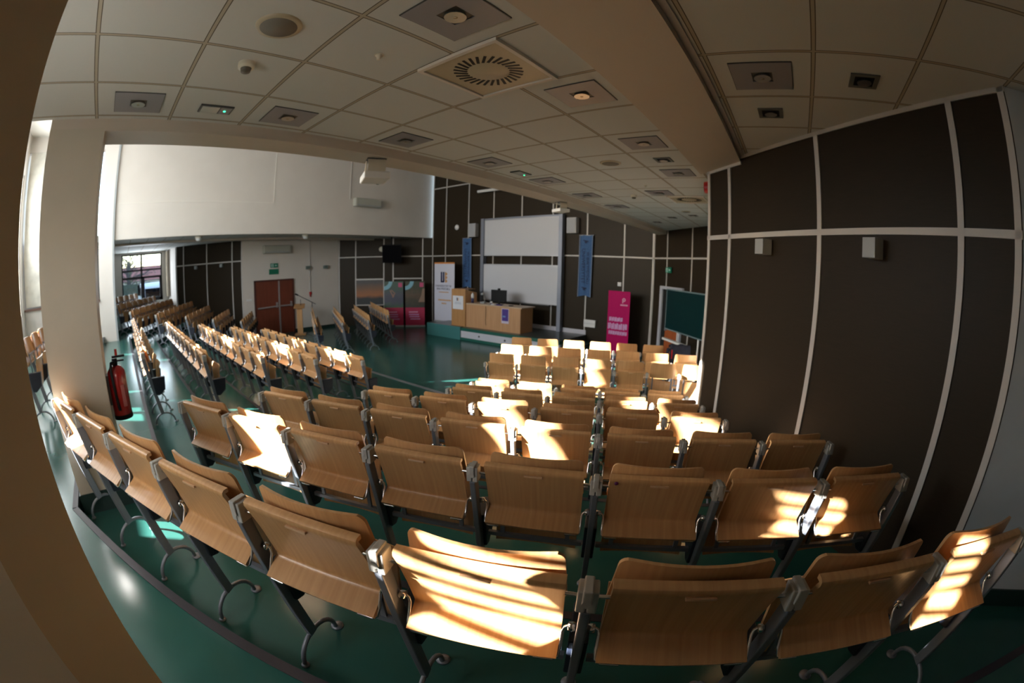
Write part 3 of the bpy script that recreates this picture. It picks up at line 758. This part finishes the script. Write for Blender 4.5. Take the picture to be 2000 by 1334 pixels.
def flag(loc, label, z0, z1, w, tilt):
    t = thing('hanging_flag', label, 'flag', loc)
    h = z1 - z0; V, F = [], []
    nx = 8; xs = [-w / 2 + w * i / nx for i in range(nx + 1)]
    for side in (0, .006):
        for x in xs:
            b = .05 * (1 - abs(x) / (w / 2)); wv = .012 * math.sin(x * 22)
            V += [(x, wv + side, 0), (x + tilt * .5, wv * .6 + side, -h * .5), (x + tilt, wv + side, -h + b)]
    m = 3 * (nx + 1)
    for i in range(nx):
        for j in range(2):
            a = 3 * i + j; F += [(a, a + 1, a + 4, a + 3), (m + a, m + a + 3, m + a + 4, m + a + 1)]
    MB().add(V, F, True).build('cloth', blue_cloth, t)
    MB().tube([(-w / 2 - .02, .005, 0), (w / 2 + .02, .005, 0)], .012).build('rod', alum, t)
    text('lettering', 'UNIWERSYTET', .17, blue_ink, t, (-.07 + tilt * .5, -.02, -h * .50), (R(90), R(90), 0))
    text('lettering', 'W BIAŁYMSTOKU', .13, blue_ink, t, (.09 + tilt * .5, -.02, -h * .53), (R(90), R(90), 0))
    for z in (-.22, -h + .26):
        mb = MB(); mb.lathe([(.05, -.024), (.05, -.020)], (.0 + tilt * (-z / h), 0, z), 'y', 6); mb.bar((-.09 + tilt * (-z / h), -.021, z + .05), (.09 + tilt * (-z / h), -.021, z + .02), .03, .002, (0, 1, 0)); mb.build('emblem', blue_ink, t)
    mb = MB()
    for sx in (-1, 1): mb.bar((sx * (w / 2 - .012), -.014, 0), (sx * (w / 2 - .012) + tilt, -.014, -h), .03, .004, (0, 1, 0))
    mb.build('hem', blue_hem, t)
flag((-6.21, 12.18, 3.65), 'blue hanging flag right of the whiteboard', 1.65, 3.65, .48, -.03)
flag((-11.40, 12.18, 3.66), 'blue hanging flag between the white banner and the whiteboard', 1.70, 3.66, .47, .02)

# ------------------------------------------------------------------ wall equipment
def wall_speaker(loc, label):
    t = thing('wall_speaker', label, 'speaker', loc)
    MB().box(-.18, .18, -.16, .06, -.26, .26).build('cabinet', speaker_m, t, .02)
    MB().box(-.15, .15, -.168, -.158, -.23, .23).build('grille', mat('grille_pale', (.36, .37, .40), .6), t)
wall_speaker((-11.03, 12.18, 3.95), 'pale box loudspeaker on the wall left of the whiteboard')
wall_speaker((-6.69, 12.18, 3.97), 'pale box loudspeaker on the wall right of the whiteboard')
t = thing('wall_disc', 'plain white round disc on the brown wall above the white banner', 'disc', (-12.04, 12.24, 4.13))
MB().lathe([(.001, -.02), (.10, -.02), (.11, 0)], (0, 0, 0), 'y').build('disc', white_m, t); MB().lathe([(.001, -.026), (.03, -.026), (.03, -.02)], (0, 0, 0), 'y').build('hub', white_m, t)
t = thing('board_light', 'white tube light high on the front wall above the whiteboard', 'light', (-10.1, 12.0, 5.43))
MB().tube([(-.62, 0, 0), (.62, 0, 0)], .055, 12).build('tube', white_m, t)
for x in (-.45, .45): MB().bar((x, .0, .03), (x, .25, .06), .03, .03).build('bracket', alum, t)
t = thing('junction_box', 'white wall box low on the front wall beside the pink banner', 'box', (-6.0, 12.2, .80))
MB().box(-.21, .21, -.03, .05, -.12, .12).build('body', white_m, t, .01); MB().box(-.19, .19, -.035, -.03, -.005, .005).build('seam', greyplast, t)
t = thing('thermostat', 'small white square switch above the pink banner', 'switch', (-5.03, 12.23, 2.13))
MB().box(-.06, .06, -.02, .02, -.06, .06).build('plate', white_m, t, .006); MB().box(-.03, .03, -.028, -.02, -.03, .03).build('rocker', white_m, t)
# television, ring, picture on the left chamfer
rz = R(45)
t = thing('television', 'black flat television hanging from the ceiling by the sunset picture', 'television', (-14.2, 10.6, 3.08), rz); t.rotation_euler = (R(13), 0, rz)
MB().box(-.40, .40, -.05, .05, -.38, .38).build('body', black, t, .01); MB().box(-.38, .38, -.055, -.05, -.36, .36).build('screen', screen_m, t)
MB().box(-.03, .03, .0, .06, .3, .69).build('ceiling_mount', black, t)
t = thing('wall_ring', 'round cream ring clock left of the television', 'clock', (-15.05, 10.68, 3.30), rz)
MB().lathe([(.07, -.05), (.11, -.05), (.12, 0), (.06, 0)], (0, 0, 0), 'y').build('rim', cream_plast, t); MB().lathe([(.001, -.02), (.07, -.02)], (0, 0, 0), 'y').build('face', mat('clock_face', (.16, .13, .09), .5), t)
t = thing('framed_picture', 'framed sunset picture set between pale strips on the brown wall', 'picture', (-15.42, 10.30, 1.45), rz)
MB().box(-.62, .62, -.02, .0, -.55, .55).build('print', sunset_m, t)
mb = MB().box(-.65, .65, -.03, .0, .53, .57); mb.box(-.65, .65, -.03, 0, -.57, -.53); mb.box(-.65, -.61, -.03, 0, -.57, .57); mb.box(.61, .65, -.03, 0, -.57, .57); mb.build('frame', strip_m, t)
# double door
mb = MB()
d1 = MB().box(-16.45, -16.41, 5.40, 6.42, 0.01, 2.13).build('door_1', door_m); d1['kind'] = 'structure'
d2 = MB().box(-16.45, -16.41, 6.44, 7.05, 0.01, 2.13).build('door_2', door_m); d2['kind'] = 'structure'
MB().bar((-16.36, 5.45, 1.10), (-16.36, 6.36, 1.13), .03, .05).build('push_bar', alum, d1); MB().bar((-16.36, 6.46, 1.13), (-16.36, 7.0, 1.13), .03, .05).build('push_bar', alum, d2)
for y, d in ((6.30, d1), (6.95, d2)): MB().box(-16.41, -16.33, y - .03, y + .03, 1.08, 1.28).build('latch', alum, d)
MB().box(-16.41, -16.385, 6.39, 6.45, .01, 2.13).build('meeting_strip', alum, d1)
mb = MB().box(-16.45, -16.39, 5.33, 5.40, 0, 2.19); mb.box(-16.45, -16.39, 7.05, 7.10, 0, 2.19); mb.box(-16.45, -16.39, 5.33, 7.10, 2.13, 2.19); struct('trim_24', mb, mat('door_frame', (.07, .02, .015), .5))
def ac(loc, rz, label):
    t = thing('air_conditioner', label, 'air conditioner', loc, rz)
    MB().box(-.6, .6, -.22, 0, -.16, .16).build('body', mat('ac_shell_%d' % int(loc[0] * 10), (.42, .42, .36), .5), t, .04)
    MB().box(-.55, .55, -.225, -.21, -.13, -.09).build('outlet', greyplast, t)
ac((-16.45, 6.32, 3.38), R(90), 'cream air conditioner above the red double door')
ac((-13.65, 8.9, 4.98), R(90), 'cream air conditioner high on the pale bulkhead')
ac((-.855, 6.3, 3.38), R(-90), 'air conditioner peeping out past the corner of the brown wall')
o = MB().box(-13.65, -13.63, 8.16, 8.19, 5.1, 6.8).build('cord_cover', strip_m); tag(o, 'thin pale cable duct rising from the bulkhead air conditioner', 'duct')
def sign(loc, rz, w, h, label, pict=True):
    t = thing('exit_sign', label, 'sign', loc, rz)
    MB().box(-w / 2, w / 2, -.02, 0, -h / 2, h / 2).build('plate', green_sign, t)
    if pict:
        mb = MB().box(-w * .42, -w * .08, -.022, -.02, -h * .36, h * .36); mb.build('door_symbol', sign_pale, t)
        mb = MB(); mb.bar((w * .36, -.022, 0), (w * .1, -.022, 0), h * .22, .002, (0, 1, 0)); mb.add([(w * .05, -.022, 0), (w * .2, -.022, h * .28), (w * .2, -.022, -h * .28)], [(0, 1, 2)]); mb.build('arrow', sign_pale, t)
        mb = MB(); mb.lathe([(h * .08, -.0235), (h * .08, -.0225)], (-w * .2, 0, h * .22), 'y', 10); mb.bar((-w * .2, -.023, h * .14), (-w * .26, -.023, -h * .06), h * .12, .001, (0, 1, 0)); mb.bar((-w * .26, -.023, -h * .06), (-w * .34, -.023, -h * .3), h * .08, .001, (0, 1, 0)); mb.bar((-w * .26, -.023, -h * .06), (-w * .14, -.023, -h * .26), h * .08, .001, (0, 1, 0)); mb.build('runner', green_sign, t)
    return t
sign((-16.44, 6.24, 2.745), R(90), .34, .17, 'green and white running man sign, upper of two over the red door')
t = sign((-16.44, 6.22, 2.50), R(90), .42, .21, 'plain dark green sign, lower of two over the red door', False)
sign((-3.24, 11.50, 2.65), R(-45), .32, .16, 'green and white exit sign above the open door by the chalkboard')
o = MB().box(-16.45, -16.42, 7.86, 7.90, 1.6, 3.75).build('cord_cover', strip_m); tag(o, 'pale vertical cable duct on the wall beside the red door', 'duct')
for y, lb in ((7.78, 'small dark wall light nearer the red door'), (8.63, 'small dark wall light nearer the brown panels')):
    t = thing('wall_lamp', lb, 'wall light', (-16.45, y, 2.60), R(90), 'dark wall lights by the red door')
    MB().box(-.09, .09, -.12, 0, -.07, .07).build('body', mat('dark_lamp_%d' % int(y * 10), (.12, .15, .14), .5), t, .01); MB().box(-.07, .07, -.10, -.02, .07, .075).build('lens', white_m, t)
t = thing('alarm_point', 'red alarm call point on the pale wall beside the microphone stand', 'alarm', (-16.45, 7.89, 1.50), R(90))
MB().box(-.055, .055, -.04, 0, -.03, .09).build('wall_mount', bell_red, t, .008); MB().box(-.035, .015, -.04, -.005, -.12, -.035).build('label_plate', red_m, t)
o = MB().box(-16.45, -16.43, 5.0, 5.22, 1.42, 1.5).build('light_switch', white_m, None, .004); tag(o, 'white switch plate left of the red double door', 'switch')
# square up-lights on both panelled walls
def uplight(loc, rz, label):
    t = thing('wall_lamp', label, 'wall light', loc, rz, 'square wall lights on the brown panels')
    MB().box(-.055, .055, -.12, -.012, -.065, .065).build('body', greyplast, t, .003); MB().box(-.04, .04, -.012, 0, -.05, .05).build('back_plate', dark_fix, t)
rwz = math.atan2(RW1[1] - RW0[1], RW1[0] - RW0[0])
uplight((-.155, 3.848, 2.865), rwz, 'grey square wall light on the brown wall, farther from the camera')
uplight((.665, 2.981, 2.86), rwz, 'grey square wall light on the brown wall, nearer the camera')
lwz = math.atan2(LW0[1] - LW1[1], LW0[0] - LW1[0])
for t_, lb in ((.28, 'small square wall light on the far panels nearer the door'), (.66, 'small square wall light on the far panels nearer the window')):
    p = line(LW0, LW1, t_)
    uplight((p[0], p[1], 2.86), lwz, lb)
t = thing('alarm_bell', 'red round alarm sounder half hidden behind the corner of the brown wall', 'alarm', (-.855, 5.05, 3.63))
MB().lathe([(.001, -.14), (.07, -.13), (.08, -.05), (.06, 0)], (0, 0, 0), 'x').build('dome', bell_red, t); MB().lathe([(.085, -.03), (.085, 0)], (0, 0, 0), 'x').build('wall_mount', bell_red, t)

# open doorway on the right chamfer and the rolling chalkboard
DC = Vector((-3.36, 11.68, 0)); dd = Vector((.7071, -.7071, 0)); dn = Vector((-.7071, -.7071, 0))
mb = MB()
for s in (-.18, .95): mb.obox(DC + dd * s + dn * .03 + Vector((0, 0, 1.09)), dd * .07, dn * .03, Vector((0, 0, 1.09)))
mb.obox(DC + dd * .385 + dn * .03 + Vector((0, 0, 2.15)), dd * .63, dn * .03, Vector((0, 0, .04)))
struct('trim_25', mb, lilac_m)
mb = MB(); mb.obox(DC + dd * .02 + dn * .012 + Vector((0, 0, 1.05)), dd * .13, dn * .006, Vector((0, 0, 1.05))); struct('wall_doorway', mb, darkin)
mb = MB(); mb.obox(DC + dd * .52 + dn * .02 + Vector((0, 0, 1.05)), dd * .36, dn * .018, Vector((0, 0, 1.05))); d3 = struct('door_3', mb, door_o)
MB().obox(DC + dd * .26 + dn * .07 + Vector((0, 0, 1.05)), dd * .02, dn * .03, Vector((0, 0, .08))).build('handle', alum, d3)
t = thing('chalkboard', 'green rolling chalkboard leaning past the corner of the brown wall', 'chalkboard', (-2.27, 9.67, 0), R(-45))
MB().box(-.89, 1.0, -.02, .02, 1.20, 2.15).build('board', chalk_m, t)
mb = MB().box(-.915, 1.025, -.025, .025, 2.15, 2.18); mb.box(-.915, 1.025, -.025, .025, 1.17, 1.20); mb.box(-.915, -.89, -.025, .025, 1.17, 2.18); mb.box(1.0, 1.025, -.025, .025, 1.17, 2.18); mb.build('frame', mat('chalk_frame', (.14, .20, .22), .4), t)
for x in (-.29, .65):
    MB().tube([(x, .0, .08), (x, 0, 1.17)], .02).build('upright', white_m, t); MB().tube([(x, -.30, .05), (x, .30, .05)], .02).build('foot', white_m, t)
MB().box(-.84, .35, -.12, -.03, .92, .97).build('tray', white_m, t)
jx, jy = r_pt(-1.93 + .55 * 6, 8.51)
t = thing('jacket', 'dark blue jacket draped over a front seat by the chalkboard', 'jacket', (jx, jy, .0), A)
V, F = [], []
prof = [(-.085, .62), (-.08, .92), (-.055, 1.09), (.0, 1.135), (.085, 1.115), (.12, .95), (.14, .80)]
for i in range(9):
    x = .055 + .055 * i
    for (y, z) in prof: V.append((x, y + .008 * math.sin(i * 2.1 + z * 5), z + .012 * math.sin(i * 1.7) - .012 * (i in (0, 8))))
for i in range(8):
    for j in range(len(prof) - 1): F.append((i * 7 + j, i * 7 + j + 1, i * 7 + 8 + j, i * 7 + 7 + j))
o = MB().add(V, F, True).build('body', coat_m, t); md = o.modifiers.new('thick', 'SOLIDIFY'); md.thickness = .012; md.offset = 1
MB().tube([(.03, -.05, 1.06), (.0, -.09, .95), (-.02, -.11, .70), (-.01, -.10, .55)], .035).build('sleeve', coat_m, t)
MB().bar((.10, -.10, .86), (.10, -.085, 1.04), .02, .006, (0, 1, 0)).build('strap', bell_red, t)

# wooden lectern and microphone stand near the red door
t = thing('wooden_lectern', 'slim light wood lectern standing right of the red door', 'lectern', (-15.48, 6.92, 0), R(60))
MB().box(-.22, .22, -.2, .2, 0, .06).build('base', wood_l, t, .006); MB().box(-.11, .11, -.08, .08, .06, 1.05).build('column', wood, t, .005)
o = MB().box(-.22, .22, -.2, .2, -.015, .015).build('top', wood_l, t, .004); o.location = (0, 0, 1.12); o.rotation_euler = (R(20), 0, 0)
MB().tube([(.05, .05, 1.1), (.05, .03, 1.38)], .01).build('gooseneck_microphone', black, t)
t = thing('microphone_stand', 'black microphone stand with a long boom by the pale wall', 'microphone stand', (-15.45, 7.48, 0))
MB().tube([(0, 0, .05), (0, 0, 1.22)], .014).build('pole', black, t)
MB().tube([(0, .16, 1.15), (0, -.68, 1.58)], .011).build('boom', black, t); MB().tube([(0, -.62, 1.55), (0, -.74, 1.61)], .03).build('microphone', black, t)
for a in (0, 2.1, 4.2): MB().tube([(0, 0, .12), (.3 * math.cos(a), .3 * math.sin(a), .015)], .011).build('leg', black, t)

# fire extinguisher on the pillar
t = thing('fire_extinguisher', 'red fire extinguisher hanging on the pillar beside the aisle', 'fire extinguisher', (-3.53, -.125, 1.58))
MB().lathe([(.001, 0), (.075, 0), (.08, .015), (.08, .33), (.075, .36), (.05, .39), (.03, .40), (.001, .40)], (0, 0, .0), 'z', 28).build('cylinder', red_m, t)
MB().box(-.05, .05, -.092, -.074, .12, .34).build('wall_mount', dark_fix, t)
MB().lathe([(.081, .0), (.082, .004), (.082, .03), (.081, .034)], (0, 0, 0), 'z', 28).build('base_ring', black, t)
mb = MB().lathe([(.001, .40), (.024, .40), (.024, .45), (.001, .45)], (0, 0, 0), 'z', 14); mb.box(-.012, .012, -.02, .09, .455, .472); mb.box(-.012, .012, -.02, .08, .425, .437); mb.build('valve', black, t)
MB().tube([(.03, .0, .43), (.07, -.03, .43), (.092, -.04, .38), (.094, -.03, .2), (.09, -.02, .08)], .012).build('hose', black, t)
MB().tube([(0, .02, .46), (0, .02, .52)], .012).build('handle', red_m, t)
MB().box(.03, .082, .02, .05, .10, .26).build('label_plate', mat('ext_label', (.36, .10, .09), .5), t)
# metal bracket with a rod by the near pillar's foot
t = thing('floor_bracket', 'grey metal floor bracket with a rod at the near pillar foot', 'bracket', (-.60, .24, 1.097), R(200))
mb = MB().box(-.035, .035, -.03, .03, 0, .03); mb.lathe([(.022, -.03), (.022, .03)], (.0, 0, .045), 'y', 14); mb.build('body', cap_m, t, .004)
MB().lathe([(.009, -.033), (.009, .033)], (.0, 0, .045), 'y', 10).build('hole', black, t)
MB().bar((.03, 0, .03), (.32, .06, .035), .012, .012).build('rod', alum, t)

# ------------------------------------------------------------------ ceiling equipment
def downlight(x, y, label):
    t = thing('ceiling_downlight', label, 'ceiling light', (x, y, CEIL), 0, 'square grey ceiling lights')
    mb = MB(); a, b = .178, .062
    mb.box(-a, a, b, a, -.008, 0); mb.box(-a, a, -a, -b, -.008, 0); mb.box(-a, -b, -b, b, -.008, 0); mb.box(b, a, -b, b, -.008, 0); mb.build('panel', fix_m, t)
    mb = MB().box(-a - .004, a + .004, a, a + .004, -.006, 0); mb.box(-a - .004, a + .004, -a - .004, -a, -.006, 0); mb.box(-a - .004, -a, -a, a, -.006, 0); mb.box(a, a + .004, -a, a, -.006, 0); mb.build('edge', dark_fix, t)
    MB().box(-b, b, -b, b, -.003, 0).build('recess', recess_m, t)
    l = MB().lathe([(.052, -.020), (.050, -.010), (.030, -.004), (.001, -.003)], (0, 0, 0), 'z', 18).build('reflector', refl_m, t)
    MB().lathe([(.001, -.022), (.012, -.020), (.014, -.010), (.012, -.004)], (0, 0, 0), 'z', 12).build('bulb', mat('bulb_glass', (.55, .45, .30), .1) if 'bulb_glass' not in MATS else MATS['bulb_glass'], l)
for i, (x, y) in enumerate([(-3.06, .02), (-3.06, 1.21), (-3.06, 2.40), (-3.06, 3.61), (-3.06, 4.82), (-3.08, 6.05), (-3.08, 7.28)]):
    downlight(x, y, 'square grey ceiling light beside the long bulkhead, %s from the pillar' % orow(i))
for i, (x, y) in enumerate([(-1.26, 1.21), (-1.26, 2.40), (-1.26, 3.61), (-1.26, 4.83)]):
    downlight(x, y, 'square grey ceiling light along the wide beam, %s from the camera' % orow(i))
downlight(-1.87, 6.05, 'square grey ceiling light left of the distant air diffuser')
downlight(-.08, 2.40, 'square grey ceiling light over the bank by the brown wall')
def spot(x, y, label):
    t = thing('ceiling_spotlight', label, 'ceiling light', (x, y, CEIL), 0, 'small square black ceiling spotlights')
    mb = MB(); a, b = .09, .062
    mb.box(-a, a, b, a, -.008, 0); mb.box(-a, a, -a, -b, -.008, 0); mb.box(-a, -b, -b, b, -.008, 0); mb.box(b, a, -b, b, -.008, 0); mb.build('rim', mat('spot_rim', (.12, .12, .11), .4) if 'spot_rim' not in MATS else MATS['spot_rim'], t)
    MB().box(-b, b, -b, b, -.003, 0).build('recess', black, t)
    MB().lathe([(.045, -.018), (.043, -.009), (.026, -.004), (.001, -.003)], (0, 0, 0), 'z', 18).build('reflector', refl_m, t)
for (x, y, lb) in [(.54, 2.42, 'small black ceiling spotlight nearest the grey wall'), (-.07, 3.0, 'small black ceiling spotlight near the top of the brown wall'), (-1.26, 4.23, 'small black ceiling spotlight along the wide beam'),
                   (-3.05, 9.7, 'distant black ceiling spotlight nearest the bulkhead'), (-2.45, 8.86, 'distant black ceiling spotlight between two others'), (-1.9, 8.48, 'distant black ceiling spotlight nearest the chalkboard')]:
    spot(x, y, lb)
for x, y, r, lb in [(-1.84, .60, .115, 'round brown ceiling speaker near the smoke detector'), (-1.87, 4.23, .115, 'round brown ceiling speaker farther along the ceiling'), (-1.92, 7.94, .09, 'small round ceiling speaker far away by the chalkboard')]:
    t = thing('ceiling_speaker', lb, 'speaker', (x, y, CEIL), 0, 'round ceiling speakers')
    MB().lathe([(r - .02, -.012), (r, -.010), (r + .004, 0)], (0, 0, 0), 'z', 28).build('rim', diff_m, t); MB().lathe([(.001, -.014), (r - .02, -.012), (r - .02, 0)], (0, 0, 0), 'z', 28).build('grille', spkcone, t)
for x, y, lb in [(-2.30, .60, 'cream smoke detector on the nearer ceiling tiles'), (-2.34, 6.2, 'cream smoke detector far along the ceiling')]:
    t = thing('smoke_detector', lb, 'smoke detector', (x, y, CEIL), 0, 'smoke detectors')
    MB().lathe([(.001, -.035), (.048, -.035), (.052, -.02), (.052, 0)], (0, 0, 0), 'z', 24).build('base', cream_plast, t); MB().lathe([(.001, -.06), (.028, -.06), (.034, -.036)], (0, 0, 0), 'z', 20).build('sensor', recess_m, t)
for x, y, lb in [(-1.84, 1.21, 'tiny pale sprinkler head beside the air diffuser'), (-1.90, 5.5, 'tiny pale sprinkler head far along the ceiling')]:
    t = thing('sprinkler', lb, 'sprinkler', (x, y, CEIL), 0, 'sprinkler heads')
    MB().lathe([(.001, -.03), (.012, -.03), (.014, -.012), (.022, -.006), (.022, 0)], (0, 0, 0), 'z', 14).build('head', cream_plast, t); MB().lathe([(.028, -.003), (.028, 0)], (0, 0, 0), 'z', 14).build('ceiling_plate', cream_plast, t)
for x, y, lb in [(-3.08, .62, 'emergency light with a green lamp between the two nearest grey lights'), (-3.09, 4.25, 'emergency light with a green lamp farther along the bulkhead')]:
    t = thing('emergency_light', lb, 'emergency light', (x, y, CEIL), 0, 'emergency lights')
    MB().box(-.075, .075, -.13, .13, -.014, 0).build('ceiling_frame', dark_fix, t, .004); MB().box(-.062, .062, -.115, .02, -.017, -.010).build('lens', mat('em_lens', (.5, .52, .5), .2) if 'em_lens' not in MATS else MATS['em_lens'], t)
    MB().box(-.062, .062, .03, .115, -.016, -.010).build('cover', fix_m, t)
    MB().lathe([(.001, -.022), (.009, -.020), (.010, -.014)], (0, .07, 0), 'z', 12).build('lamp', led_m, t)
for x, y, lb in [(-1.55, 1.79, 'square swirl air diffuser in the ceiling beside the beam'), (-1.55, 6.62, 'distant square air diffuser in the ceiling by the wall corner')]:
    t = thing('air_diffuser', lb, 'air vent', (x, y, CEIL), 0, 'square air diffusers')
    MB().box(-.285, .285, -.285, .285, -.008, 0).build('plate', diff_m, t)
    mb = MB()
    for s in (-1, 1): mb.box(-.295, .295, min(s * .27, s * .295), max(s * .27, s * .295), -.02, 0); mb.box(min(s * .27, s * .295), max(s * .27, s * .295), -.27, .27, -.02, 0)
    mb.build('frame', cream, t)
    mb = MB()
    for k in range(28):
        a = 2 * math.pi * k / 28; c, s = math.cos(a), math.sin(a); b = a + .5
        p = Vector((.125 * c, .125 * s, -.0088)); q = Vector((.205 * math.cos(a + .16), .205 * math.sin(a + .16), -.0088))
        mb.bar(p, q, .017, .002)
    mb.build('slots', black, t)
    MB().lathe([(.001, -.014), (.115, -.012), (.12, -.008)], (0, 0, 0), 'z', 32).build('centre_disc', diff_m, t)
# projectors hung from the bulkhead
def projector(loc, rz, label, sc=1.0):
    t = thing('projector', label, 'projector', loc, rz); t.scale = (sc, sc, sc)
    MB().box(-.16, .16, -.20, .20, -.27, -.18).build('body', white_m, t, .015)
    MB().lathe([(.045, 0), (.045, .03)], (.08, .20, -.225), 'y').build('lens', black, t)
    mb = MB(); mb.sheet([(-.12, -.17), (-.15, -.10), (-.13, -.03), (-.10, 0)], -.11, .11, .008); mb.build('cover', cream_plast, t)
    for x in (-.11, .11): MB().bar((x, .02, 0), (x, .06, -.19), .02, .02).build('arm', cream_plast, t)
    MB().box(-.12, .12, -.12, .10, -.012, 0).build('mount_plate', dark_fix, t)
projector((-3.57, 2.42, 3.668), R(65), 'white ceiling projector hanging under the bulkhead, nearer the camera', .82)
projector((-3.57, 6.05, 3.668), R(65), 'cream ceiling projector hanging under the bulkhead, farther away', .62)
for y, lb in ((2.62, 'pale dome under the far wing ceiling nearer the window'), (6.58, 'pale dome under the far wing ceiling above the microphone stand')):
    t = thing('ceiling_dome', lb, 'camera dome', (-14.1, y, CEIL), 0, 'ceiling domes of the far wing')
    MB().lathe([(.12, -.05), (.13, 0)], (0, 0, 0), 'z', 20).build('base', cream_plast, t); MB().lathe([(.001, -.15), (.06, -.14), (.10, -.10), (.11, -.05)], (0, 0, 0), 'z', 20).build('dome', white_m, t)

# ------------------------------------------------------------------ light
sd = Vector((.552 * math.cos(R(18.5)), .834 * math.cos(R(18.5)), -math.sin(R(18.5))))
sun = bpy.data.lights.new('sun', 'SUN'); sun.energy = 72.0; sun.angle = R(.6); sun.color = (1, .97, .93)
so = bpy.data.objects.new('sun', sun); C.objects.link(so); so.rotation_euler = (-sd).to_track_quat('Z', 'Y').to_euler()
w = bpy.data.worlds.new('sky'); bpy.context.scene.world = w; w.use_nodes = True
bg = w.node_tree.nodes['Background']; sk = w.node_tree.nodes.new('ShaderNodeTexSky')
sk.sky_type = 'NISHITA'; sk.sun_disc = False; sk.sun_elevation = R(18.5); sk.sun_rotation = R(213.5)
w.node_tree.links.new(sk.outputs[0], bg.inputs['Color']); bg.inputs['Strength'].default_value = .9
def window_light(name, loc, rot, sx, sy, e, col):
    l = bpy.data.lights.new(name, 'AREA'); l.shape = 'RECTANGLE'; l.size = sx; l.size_y = sy; l.energy = e; l.color = col
    o = bpy.data.objects.new(name, l); C.objects.link(o); o.location = loc; o.rotation_euler = rot
    return o
# daylight of the curtained glass front, the side window, the small rear window and the far left window
window_light('daylight_hall', (-10.1, YN + .12, 4.5), (R(90), 0, 0), 6.4, 2.2, 375, (.90, .96, 1))
window_light('daylight_hall_side', (-13.5, -2.0, 4.2), (R(90), 0, R(-90)), 2.0, 3.8, 60, (.92, .96, 1))
window_light('daylight_rear', (-1.54, YB + .06, 2.75), (R(52), 0, 0), 1.2, .6, 10, (1, .97, .92))
window_light('daylight_far', (-20.4, 1.0, 2.65), (R(90), 0, R(-90)), 1.9, 2.0, 65, (.86, .93, 1))

# ------------------------------------------------------------------ camera
cam = bpy.data.cameras.new('camera'); co = bpy.data.objects.new('camera', cam); C.objects.link(co)
yaw, pit, rol = .641988623, -.179154425, -.0198646939
Rz = Matrix.Rotation(yaw, 3, 'Z'); Rx = Matrix.Rotation(pit, 3, 'X'); Ry = Matrix.Rotation(rol, 3, 'Y')
Rm = Rz @ Rx @ Ry
M = Matrix((Rm.col[0], Rm.col[2], -Rm.col[1])).transposed()
co.matrix_world = Matrix.Translation((0, 0, H)) @ M.to_4x4()
cam.type = 'PANO'; cam.sensor_fit = 'HORIZONTAL'; cam.sensor_width = 36.0; cam.clip_start = .01; cam.clip_end = 300
cam.lens = 15
cam.dof.use_dof = True; cam.dof.focus_distance = 1.5; cam.dof.aperture_fstop = 2.8
fmm = 822.83 * 36 / 2000; kk = -.00543980494
cc = cam.cycles if hasattr(cam, 'cycles') and hasattr(cam.cycles, 'panorama_type') else cam
cc.panorama_type = 'FISHEYE_LENS_POLYNOMIAL'
cc.fisheye_fov = R(200)
cc.fisheye_polynomial_k0 = 0
cc.fisheye_polynomial_k1 = -1 / fmm
cc.fisheye_polynomial_k2 = 0
cc.fisheye_polynomial_k3 = kk / fmm ** 3
cc.fisheye_polynomial_k4 = 0
S = bpy.context.scene
S.camera = co
S.view_settings.view_transform = 'Standard'; S.view_settings.look = 'None'; S.view_settings.gamma = 1; S.view_settings.use_curve_mapping = False
S.view_settings.exposure = 0.35
S.cycles.use_denoising = True
S.cycles.max_bounces = 8; S.cycles.diffuse_bounces = 5; S.cycles.glossy_bounces = 3; S.cycles.sample_clamp_indirect = 6; S.cycles.caustics_reflective = False
